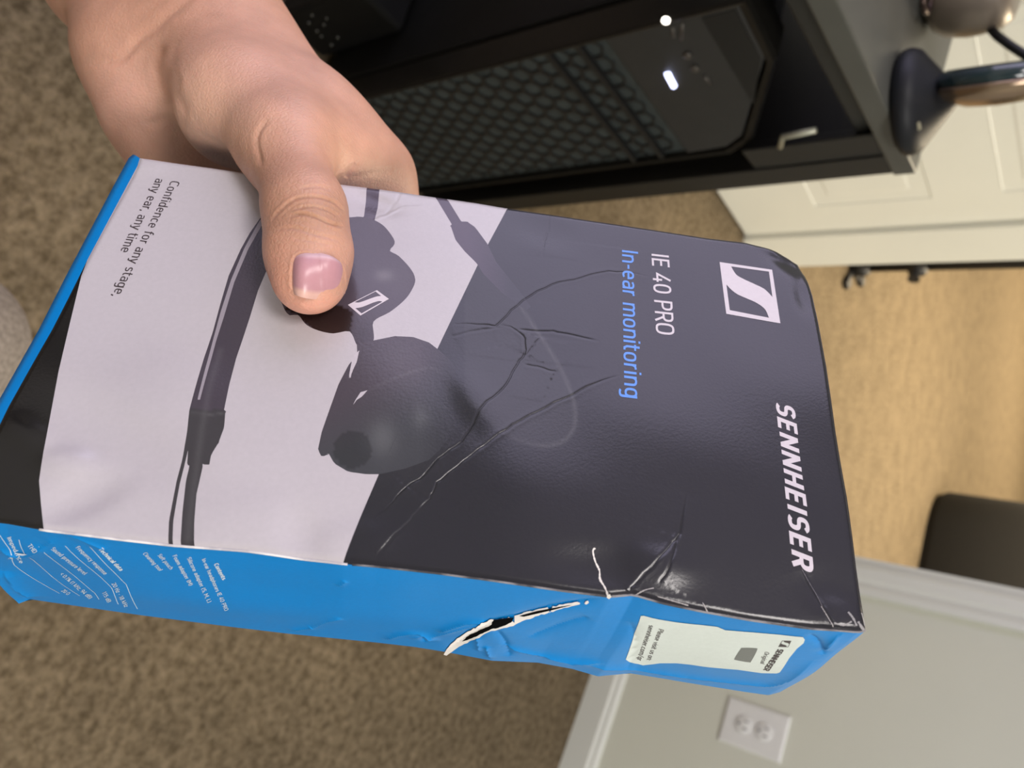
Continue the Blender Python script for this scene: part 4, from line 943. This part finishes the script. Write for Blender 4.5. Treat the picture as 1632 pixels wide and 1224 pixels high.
def front_ribbon(name, px, w_, m, off=.06):
    p = resample(smooth_line(UP(px), 4), 40); d = np.gradient(p, axis=0); d /= np.linalg.norm(d, axis=1)[:, None]; k = rs.uniform(.5, 1.25, len(p)) * w_; k[0] = k[-1] = .05; nn = np.c_[-d[:, 1], d[:, 0]] * k[:, None] / 2
    return quads_obj(name, np.stack([p[:-1] + nn[:-1], p[1:] + nn[1:], p[1:] - nn[1:], p[:-1] - nn[:-1]], 1), Sfront, off, m, boxr)
tag(front_ribbon('torn_line', [(950, 872), (946, 876), (950, 892), (957, 906), (958, 920), (965, 932), (971, 945)], .42, M_paper), 'white split in the black print')
front_ribbon('scuff', [(1279, 906), (1290, 925), (1303, 947), (1312, 966)], .12, ink_mat('scuff_grey', .5, (.16, .15, .17)))
front_ribbon('scuff', [(1082, 850), (1068, 868), (1045, 894), (1020, 922)], .10, ink_mat('scuff_grey_b', .5, (.10, .10, .11)))
for q in ([(1122, 958), (1127, 966), (1133, 974)], [(1310, 965), (1322, 985), (1330, 998)], [(1015, 945), (1030, 938), (1044, 935)], [(1050, 948), (1075, 955), (1100, 962)]):
    front_ribbon('scuff', q, .22, ink_mat('scuff_pale', .6, (.35, .33, .33)))
# worn fold lines: pale rubbed cardboard along the lower and left front edges
def worn(name, P3, r, lo, hi, seed):
    m, nt, b = nodes_of('worn_fold_%d' % seed); tc = nt.nodes.new('ShaderNodeTexCoord'); nz = nt.nodes.new('ShaderNodeTexNoise'); nz.inputs['Scale'].default_value = 160; nz.inputs['Detail'].default_value = 6
    nt.links.new(tc.outputs['Object'], nz.inputs['Vector']); rp = nt.nodes.new('ShaderNodeValToRGB'); nt.links.new(nz.outputs[0], rp.inputs[0])
    rp.color_ramp.elements[0].position = .42; rp.color_ramp.elements[0].color = (*lo, 1); rp.color_ramp.elements[1].position = .60; rp.color_ramp.elements[1].color = (*hi, 1)
    nt.links.new(rp.outputs[0], b.inputs['Base Color']); b.inputs['Roughness'].default_value = .6
    return tube(name, [Vector((p[0] / 1000, -p[1] / 1000, p[2] / 1000)) for p in P3], r, m, boxr, 6)
def sub(px0, px1): 
    q = topx(_F3)[:, 0]; return _F3[(q > px0) & (q < px1)][::3]
worn('worn_fold', sub(62, 560), .00026, (.50, .48, .50), (.80, .78, .76), 1)
worn('worn_fold', sub(560, 1380), .00022, (.045, .043, .045), (.26, .25, .25), 2)

for q, w_ in (([(1352, 975), (1360, 985), (1366, 997)], .5), ([(1368, 990), (1374, 998), (1381, 1003)], .6), ([(1330, 992), (1345, 996), (1358, 990)], .3), ([(1246, 402), (1256, 406), (1268, 412)], .25), ([(1375, 975), (1378, 985), (1381, 996)], .35)):
    front_ribbon('scuff', q, w_, ink_mat('scuff_light', .6, (.30, .29, .29)))
# ================================================================== THE PERSON: left hand and forearm holding the box, trouser knee
def hp(x, y, n): a = unp(np.array([x]), np.array([y]), n)[0]; return np.array([a[0], -a[1], n])
def cone_sdf(G, a, b, ra, rb, flat=None):
    """distance to a tapered capsule; flat = (axis, factor) squashes the section along that axis"""
    pa = [G[i] - a[i] for i in range(3)]; ba = b - a; l2 = ba @ ba + 1e-9
    t = np.clip((pa[0] * ba[0] + pa[1] * ba[1] + pa[2] * ba[2]) / l2, 0, 1)
    q = [pa[i] - t * ba[i] for i in range(3)]; r = ra + (rb - ra) * t
    if flat is not None:
        ax, k = flat; dt = q[0] * ax[0] + q[1] * ax[1] + q[2] * ax[2]; e = (k - 1)
        q = [q[i] + dt * e * ax[i] for i in range(3)]
    return np.sqrt(q[0] ** 2 + q[1] ** 2 + q[2] ** 2) - r
def smin(a, b, k):
    h = np.clip(.5 + .5 * (b - a) / k, 0, 1); return b * (1 - h) + a * h - k * h * (1 - h)
def surface_nets(F, org, st):
    """iso surface F = 0 of a grid, as verts and quads"""
    s = F < 0; nx, ny, nz = F.shape
    c = np.zeros((nx - 1, ny - 1, nz - 1), np.int8)
    for i in (0, 1):
        for j in (0, 1):
            for k in (0, 1): c += s[i:nx - 1 + i, j:ny - 1 + j, k:nz - 1 + k]
    cells = np.argwhere((c > 0) & (c < 8)); idm = -np.ones(c.shape, np.int64); idm[tuple(cells.T)] = np.arange(len(cells))
    acc = np.zeros((len(cells), 3)); cnt = np.zeros(len(cells))
    cor = [(i, j, k) for i in (0, 1) for j in (0, 1) for k in (0, 1)]
    for a in cor:
        for ax in range(3):
            if a[ax]: continue
            b = list(a); b[ax] = 1
            fa = F[tuple((cells + a).T)]; fb = F[tuple((cells + b).T)]; m = (fa < 0) != (fb < 0)
            t = np.where(m, fa / (fa - fb + 1e-12), 0); p = np.array(a, float)[None] + t[:, None] * (np.array(b) - np.array(a))[None]
            acc[m] += p[m]; cnt[m] += 1
    V = (cells + acc / cnt[:, None]) * st + org; Q = []
    for ax in range(3):
        u, v = (ax + 1) % 3, (ax + 2) % 3
        sl0 = [slice(None)] * 3; sl1 = [slice(None)] * 3; sl0[ax] = slice(0, -1); sl1[ax] = slice(1, None)
        ed = np.argwhere(s[tuple(sl0)] != s[tuple(sl1)]); ok = (ed[:, u] > 0) & (ed[:, v] > 0) & (ed[:, u] < F.shape[u] - 1) & (ed[:, v] < F.shape[v] - 1); ed = ed[ok]
        du = np.zeros(3, int); du[u] = 1; dv = np.zeros(3, int); dv[v] = 1
        q = np.stack([idm[tuple((ed - du - dv).T)], idm[tuple((ed - dv).T)], idm[tuple(ed.T)], idm[tuple((ed - du).T)]], 1)
        fl = ~s[tuple(ed.T)]; q[fl] = q[fl][:, ::-1]; Q.append(q)
    Q = np.vstack(Q); return V, Q[(Q >= 0).all(1)]
NAX = np.array([0, 0, 1.0])
# skeleton joints (pixel x, pixel y, height above the box front in mm) and radii in mm
TIPc, IPj, MCPt = hp(494, 444, 8.4), hp(486, 335, 9.8), hp(456, 232, 5)
MID, CMC, WR = hp(384, 170, -3), hp(315, 50, -10), hp(290, -60, -16)
WL = hp(165, -40, -22)
FA, FB = hp(190, -260, -28), hp(45, -300, -34)
segs = [  # a, b, ra, rb, blend, flat
    (hp(492, 400, 8.8), TIPc, 9.2, 8.5, 3, (NAX, 1.08)), (IPj, hp(492, 400, 8.8), 9.0, 9.2, 5, (NAX, 1.03)), (MCPt, IPj, 10.4, 9.1, 5, None),
    (MID, MCPt, 15.0, 11.2, 9, None), (CMC, MID, 16.0, 15.5, 10, None), (WR, CMC, 18.5, 16.5, 14, None),
    (hp(240, 95, -16), hp(285, 170, -22), 15.5, 12.5, 14, None), (hp(214, 84, -20), hp(240, 182, -27), 14.5, 12.5, 14, None), (hp(240, 182, -27), hp(262, 240, -36), 12.5, 11.5, 10, None),   # palm heel and hypothenar
    (hp(300, 215, -34), hp(430, 220, -40), 12.5, 13, 10, None), (hp(285, 250, -40), hp(420, 262, -46), 10.5, 10.5, 8, None),
    (WL, hp(214, 84, -20), 18.5, 14.5, 14, None), (FA, WR, 24, 18.5, 14, None), (FB, WL, 23, 18.5, 14, None),
    (hp(374, 42, -14), hp(505, 197, -13), 16, 12.5, 16, None), (hp(320, 40, -26), hp(440, 190, -40), 16, 13, 14, None), (hp(360, 20, -22), hp(490, 190, -30), 15, 12, 12, None),   # metacarpals
    (hp(480, 220, -3), hp(555, 252, -14), 9.5, 9.5, 14, None), (hp(500, 240, -4), hp(545, 262, -8), 8, 8, 10, None),  # web
    (hp(505, 197, -13), hp(600, 285, -22), 12.5, 11.5, 12, None),
]
def joint(s, t, n): return np.array([s, -t, n])
# fingers: from the knuckle row over the top side and down the back of the box
fing = [[hp(598, 278, -24), joint(70, -1, -50), joint(75, 26, -54.5), joint(77, 47, -54)], [hp(490, 205, -44), joint(50, -5, -57), joint(55, 34, -56), joint(57, 57, -55)],
        [hp(405, 200, -48), joint(30, -7, -58), joint(35, 30, -56), joint(37, 52, -54.5)], [hp(270, 225, -42), joint(12, -7, -57), joint(17, 22, -55), joint(19, 40, -53.5)]]
frad = [(11.5, 10.2, 9.0, 8.0), (11.5, 10.4, 9.2, 8.2), (11, 9.8, 8.8, 7.8), (11, 8.8, 7.9, 7.0)]
def body_field(G):
    D = None
    for a, b, ra, rb, k, fl in segs:
        d = cone_sdf(G, a, b, ra, rb, fl); D = d if D is None else smin(D, d, k)
    for f, r in zip(fing, frad):
        E = None
        for i in range(3):
            d = cone_sdf(G, f[i], f[i + 1], r[i], r[i + 1]); E = d if E is None else smin(E, d, 3)
        D = smin(D, E, 5)
    # fold between thumb and index finger, hollow of the palm next to the box
    D = -smin(-D, cone_sdf(G, hp(556, 292, 8), hp(556, 284, -1), 1.2, .8), 5)
    D = -smin(-D, cone_sdf(G, hp(285, 285, -4), hp(345, 282, -8), 8, 6), 9)
    return D
ORG = np.array([-85, -85, -88.0]); TOPC = np.array([110, 150, 34.0]); ST_ = 1.2
ax_ = [np.arange(ORG[i], TOPC[i], ST_, dtype=np.float32) for i in range(3)]
GX = np.meshgrid(*ax_, indexing='ij')
FLD = body_field(GX)
# keep the flesh out of the card: flatten where it presses on the box
Vh, Qh = surface_nets(FLD, ORG, ST_)
def relax(V, Q, it, lam=.5):
    E = np.vstack([Q[:, [0, 1]], Q[:, [1, 2]], Q[:, [2, 3]], Q[:, [3, 0]]]); n = len(V)
    for _ in range(it):
        A = np.zeros_like(V); c = np.zeros(n)
        for i in range(3): A[:, i] = np.bincount(E[:, 0], V[E[:, 1], i], n) + np.bincount(E[:, 1], V[E[:, 0], i], n)
        c = np.bincount(E[:, 0], minlength=n) + np.bincount(E[:, 1], minlength=n); V = V + lam * (A / np.maximum(c, 1)[:, None] - V)
    return V
Vh = relax(Vh, Qh, 4)
tmp = mesh_obj('tmp_hand', Vh / 1000, Qh)
md = tmp.modifiers.new('s', 'SUBSURF'); md.levels = 1; md.subdivision_type = 'CATMULL_CLARK'
dg = bpy.context.evaluated_depsgraph_get(); me = bpy.data.meshes.new_from_object(tmp.evaluated_get(dg)); tmd = tmp.data; bpy.data.objects.remove(tmp); bpy.data.meshes.remove(tmd)
# finer mesh where the photograph shows the creases: thumb and wrist fold
bm = bmesh.new(); bm.from_mesh(me); bm.verts.ensure_lookup_table()
_vc = np.array([v.co[:] for v in bm.verts]) * 1000; _px = topx(_vc * [1, -1, 1]); camL = np.array([(-O_).dot(E1), -(-O_).dot(E2), (-O_).dot(NN)]) * 1000
_nn = np.array([v.normal[:] for v in bm.verts]); _f = ((camL - _vc) * _nn).sum(1) > 0
_sel = _f & ((_px[:, 0] > 405) & (_px[:, 0] < 580) & (_px[:, 1] > 170) & (_px[:, 1] < 520))
fs = [f for f in bm.faces if all(_sel[v.index] for v in f.verts)]
es = list({e for f in fs for e in f.edges}); bmesh.ops.subdivide_edges(bm, edges=es, cuts=1, use_grid_fill=True, smooth=0.0)
bm.to_mesh(me); bm.free(); me.update()
nv = len(me.vertices); co = np.empty(nv * 3, np.float32); me.vertices.foreach_get('co', co); co = co.reshape(-1, 3).astype(float) * 1000
nr = np.empty(nv * 3, np.float32); me.vertices.foreach_get('normal', nr); nr = nr.reshape(-1, 3).astype(float)
camL = np.array([(-O_).dot(E1), -(-O_).dot(E2), (-O_).dot(NN)]) * 1000
vd = camL - co; vd /= np.linalg.norm(vd, axis=1)[:, None]; facing = np.clip((vd * nr).sum(1) * 3, 0, 1)
stl = co * [1, -1, 1]; pxh = topx(stl)
# --- skin folds: (pixel line, depth mm, half width px, highest n needed)
WRK = [([(432, 352), (446, 336), (470, 318), (500, 314), (530, 322), (549, 338)], .40, 2.2), ([(462, 345), (482, 342), (505, 348), (530, 358), (549, 361)], .48, 2.2), ([(470, 334), (495, 330), (520, 336), (540, 346)], .28, 2.0), ([(440, 366), (470, 364), (505, 374), (545, 384)], .22, 2.4),
       ([(478, 300), (505, 297), (530, 303)], .16, 2.5), ([(466, 380), (500, 384), (530, 392)], .12, 2.5),
       ([(428, 190), (414, 207), (409, 225), (413, 248), (417, 266)], .32, 4),
       ([(140, 103), (165, 98), (190, 94), (205, 82), (222, 62), (245, 45), (268, 24), (290, 8), (312, -12)], .6, 7), ([(262, 75), (252, 100), (256, 130), (268, 160)], .35, 7), ([(285, 60), (276, 85), (279, 115), (288, 145)], .22, 6),
       ([(298, 190), (285, 160), (272, 135), (262, 110)], .5, 9), ([(551, 284), (558, 270), (568, 260)], .3, 4), ([(558, 284), (585, 278), (625, 272)], .15, 4), ([(230, 200), (270, 190), (300, 200)], .3, 8)]
disp = np.zeros(nv)
for ln, dep, wd in WRK:
    D, f = dist_poly(pxh, smooth_line(ln, 5)); env = np.clip(np.minimum(f, 1 - f) * 6, 0, 1)
    disp += facing * env * (-dep * np.exp(-(D / wd) ** 2) + dep * .22 * np.exp(-((D - 2.2 * wd) / (1.1 * wd)) ** 2))
disp += facing * .35 * np.exp(-(((pxh[:, 0] - 508) / 42) ** 2 + ((pxh[:, 1] - 340) / 26) ** 2))         # knuckle pad
# nail bed: shallow recess
NAIL = smooth_line([(466, 416), (470, 408), (482, 403), (500, 404), (520, 409), (538, 418), (547, 428), (550, 446), (551, 466), (548, 472), (532, 476), (514, 476), (495, 473), (474, 467), (465, 460), (463, 440)], 4, True)
inn_ = inside(pxh, NAIL); Dn, _ = dist_poly(pxh, NAIL, True); disp += facing * np.where(inn_, 0, .20 * np.exp(-(Dn / 5) ** 2)) * (pxh[:, 1] < 462)
co = co + nr * disp[:, None]
# press against the box: no vertex inside the card volume
s_, t_, n_v = co[:, 0], -co[:, 1], co[:, 2]
ins = (s_ > .5) & (t_ > 0) & (n_v > -DEP) & (n_v < .1)
k = ins & (t_ > 3) & (n_v > -12); co[k, 2] = .15
k = ins & (n_v < -DEP + 12) & (t_ > 3); co[k, 2] = -DEP - .2
k = ins & ~(((t_ > 3) & (n_v > -12)) | ((n_v < -DEP + 12) & (t_ > 3))); co[k, 1] = .3
me.vertices.foreach_set('co', (co / 1000).astype(np.float32).ravel()); me.update()
me.polygons.foreach_set('use_smooth', [True] * len(me.polygons))
# --- skin tone by place: pinker palm and fingertip, browner knuckle
def blob(cx, cy, rx, ry): return np.exp(-(((pxh[:, 0] - cx) / rx) ** 2 + ((pxh[:, 1] - cy) / ry) ** 2))
base = np.tile(np.array([.555, .30, .21]), (nv, 1))
def mixc(wt, c):
    global base
    wt = np.clip(wt, 0, 1)[:, None]; base = base * (1 - wt) + np.array(c) * wt
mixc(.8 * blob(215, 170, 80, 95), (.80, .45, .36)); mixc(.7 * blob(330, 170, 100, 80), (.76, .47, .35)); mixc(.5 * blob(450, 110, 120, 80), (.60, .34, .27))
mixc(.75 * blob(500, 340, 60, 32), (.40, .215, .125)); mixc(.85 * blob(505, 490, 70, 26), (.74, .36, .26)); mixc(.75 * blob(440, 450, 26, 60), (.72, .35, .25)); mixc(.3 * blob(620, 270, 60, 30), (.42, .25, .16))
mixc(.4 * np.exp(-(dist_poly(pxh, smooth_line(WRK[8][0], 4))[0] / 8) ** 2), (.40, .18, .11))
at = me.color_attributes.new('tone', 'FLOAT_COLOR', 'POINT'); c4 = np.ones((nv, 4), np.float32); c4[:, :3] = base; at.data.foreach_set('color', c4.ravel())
def skin_mat():
    m, nt, b = nodes_of('skin'); tc = nt.nodes.new('ShaderNodeTexCoord')
    a = nt.nodes.new('ShaderNodeVertexColor'); a.layer_name = 'tone'
    nz = nt.nodes.new('ShaderNodeTexNoise'); nz.inputs['Scale'].default_value = 130; nz.inputs['Detail'].default_value = 5; nt.links.new(tc.outputs['Object'], nz.inputs['Vector'])
    mr = nt.nodes.new('ShaderNodeMapRange'); mr.inputs[1].default_value = .3; mr.inputs[2].default_value = .7; mr.inputs[3].default_value = .93; mr.inputs[4].default_value = 1.07; nt.links.new(nz.outputs[0], mr.inputs[0])
    vm = nt.nodes.new('ShaderNodeVectorMath'); vm.operation = 'SCALE'; nt.links.new(a.outputs['Color'], vm.inputs[0]); nt.links.new(mr.outputs[0], vm.inputs['Scale']); nt.links.new(vm.outputs[0], b.inputs['Base Color'])
    b.inputs['Roughness'].default_value = .48; b.inputs['Specular IOR Level'].default_value = .45
    b.inputs['Subsurface Weight'].default_value = .25; b.inputs['Subsurface Scale'].default_value = .0018; b.inputs['Subsurface Radius'].default_value = (1, .35, .2)
    vo = nt.nodes.new('ShaderNodeTexVoronoi'); vo.inputs['Scale'].default_value = 800; vo.feature = 'DISTANCE_TO_EDGE'; nt.links.new(tc.outputs['Object'], vo.inputs['Vector'])
    n2 = nt.nodes.new('ShaderNodeTexNoise'); n2.inputs['Scale'].default_value = 500; nt.links.new(tc.outputs['Object'], n2.inputs['Vector'])
    mm = nt.nodes.new('ShaderNodeMath'); mm.operation = 'MULTIPLY'; mm.inputs[1].default_value = .6; mn = nt.nodes.new('ShaderNodeMath'); mn.operation = 'MINIMUM'; mn.inputs[1].default_value = .25
    nt.links.new(vo.outputs['Distance'], mn.inputs[0]); ad = nt.nodes.new('ShaderNodeMath'); nt.links.new(n2.outputs[0], mm.inputs[0]); nt.links.new(mn.outputs[0], ad.inputs[0]); nt.links.new(mm.outputs[0], ad.inputs[1])
    bp = nt.nodes.new('ShaderNodeBump'); bp.inputs['Strength'].default_value = .5; bp.inputs['Distance'].default_value = .0004; nt.links.new(ad.outputs[0], bp.inputs['Height']); nt.links.new(bp.outputs[0], b.inputs['Normal'])
    return m
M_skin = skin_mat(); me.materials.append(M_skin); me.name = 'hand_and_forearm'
person = empty('person', rot=BOXM); tag(person, 'person in grey trousers, bare left hand gripping the product box with thumb on top', 'person')
hand = link(bpy.data.objects.new('hand_and_forearm', me), person)
# thumbnail: a curved plate laid over the bed, seen from the camera side
bvh = bvhtree.BVHTree.FromPolygons([tuple(v) for v in co], [tuple(p.vertices) for p in me.polygons])
def hit_px(x, y):
    d = dcam(x, y); dl = np.array([d @ E1, -(d @ E2), d @ NN]); dl /= np.linalg.norm(dl); return np.array(bvh.ray_cast(Vector(camL), Vector(dl))[0])
A0, B0 = hit_px(504, 404), hit_px(509, 474); axd = B0 - A0
wv = camL - (A0 + B0) / 2; wv -= axd * (wv @ axd) / (axd @ axd); wv /= np.linalg.norm(wv); sv = np.cross(axd / np.linalg.norm(axd), wv)
if topx(((A0 + sv * 5) * [1, -1, 1])[None])[0, 0] < topx((A0 * [1, -1, 1])[None])[0, 0]: sv = -sv
NA, NB = 37, 31; aa, bb = np.meshgrid(np.linspace(-1, 1, NA), np.linspace(0, 1, NB)); aa = aa.ravel(); bb = bb.ravel()
wid = 1 - .14 * np.clip(.25 - bb, 0, 1) / .25 - .07 * np.clip(bb - .85, 0, 1) / .15; xx = .25 + 5.9 * aa * wid
b0 = -.02 + .15 * np.abs(aa) ** 2.6 + .09 * aa; b1 = 1.04 - .13 * np.abs(aa) ** 2.6
pos = b0 + (b1 - b0) * bb; org = A0 + axd * pos[:, None] + sv * xx[:, None]; dr = np.tile(wv, (len(aa), 1))
hh = np.array([(lambda h_: (np.array(h_[0]) - o) @ wv if h_[0] is not None else np.nan)(bvh.ray_cast(Vector(o + wv * 20), Vector(-wv))) for o in org])
ok = ~np.isnan(hh); Bs = lambda: np.c_[np.ones(len(aa)), xx, pos, xx ** 2, xx * pos, pos ** 2, xx ** 4 / 40]
Am = Bs(); cf, *_ = np.linalg.lstsq(Am[ok], hh[ok], rcond=None); fit = Am @ cf; sh = min(np.nanpercentile(hh - fit, 96), .6)
edge = np.minimum(1 - np.abs(aa), bb * 1.2); rr_ = fit + sh + .16 + .08 * np.exp(-((aa - .12) / .05) ** 2) - .55 * np.clip(1 - edge / .10, 0, 1) ** 1.5
Pf = org + dr * rr_[:, None]; idx = np.arange(NA * NB).reshape(NB, NA); q1, q2, q3, q4 = idx[:-1, :-1].ravel(), idx[:-1, 1:].ravel(), idx[1:, 1:].ravel(), idx[1:, :-1].ravel()
Tn = np.vstack([np.c_[q1, q2, q3], np.c_[q1, q3, q4]])
nf = np.cross(Pf[Tn[:, 1]] - Pf[Tn[:, 0]], Pf[Tn[:, 2]] - Pf[Tn[:, 0]]); vn = np.zeros_like(Pf)
for i in range(3): np.add.at(vn, Tn[:, i], nf)
vn /= np.linalg.norm(vn, axis=1)[:, None] + 1e-9; vn *= np.where((vn * dr).sum(1) > 0, 1, -1)[:, None]
cn = np.tile(np.array([.50, .255, .285]), (len(aa), 1)); tw = np.clip((bb - .80 + .05 * aa ** 2) / .10, 0, 1)[:, None]; cn = cn * (1 - tw * .8) + np.array([.74, .46, .37]) * tw * .8
lw = np.clip((.17 - bb - .10 * aa ** 2) / .08, 0, 1)[:, None]; cn = cn * (1 - lw * .6) + np.array([.72, .52, .54]) * lw * .6
put('thumbnail', Pf / 1000, Tn, vn, ink_mat('nail_plate', .33, None, .5), hand, cn[Tn].reshape(-1, 3))
# --- trouser knee at the left edge of the frame
def make_knee():
    P = C0 + ray(-62, 565) / np.linalg.norm(ray(-62, 565)) * .60
    bm = bmesh.new(); bmesh.ops.create_icosphere(bm, subdivisions=5, radius=1)
    Mk = mat('heather_grey_fleece', (.27, .235, .21), .95, nscale=260, namt=.30, bump=.8, bscale=500)
    hip = Vector((.30, -.62, .46)); foot = Vector((P[0] - .02, P[1] - .03, .06)); knee = Vector(P)
    bm.free(); pts = []; rad = []
    for i in range(14): f = i / 13; pts.append(hip.lerp(knee, f)); rad.append(.082 - .024 * f)
    for i in range(1, 14): f = i / 13; pts.append(knee.lerp(foot, f) + Vector((0, 0, 0))); rad.append(.058 - .012 * f)
    # round the bend
    for _ in range(3): pts = [pts[0]] + [(pts[i - 1] + pts[i] * 2 + pts[i + 1]) / 4 for i in range(1, len(pts) - 1)] + [pts[-1]]
    bmi = BOXM.inverted(); o = tube('trouser_leg', [bmi @ p for p in pts], rad, Mk, person, 32)
    o['label'] = 'heather grey fabric trouser leg'; return o
make_knee()
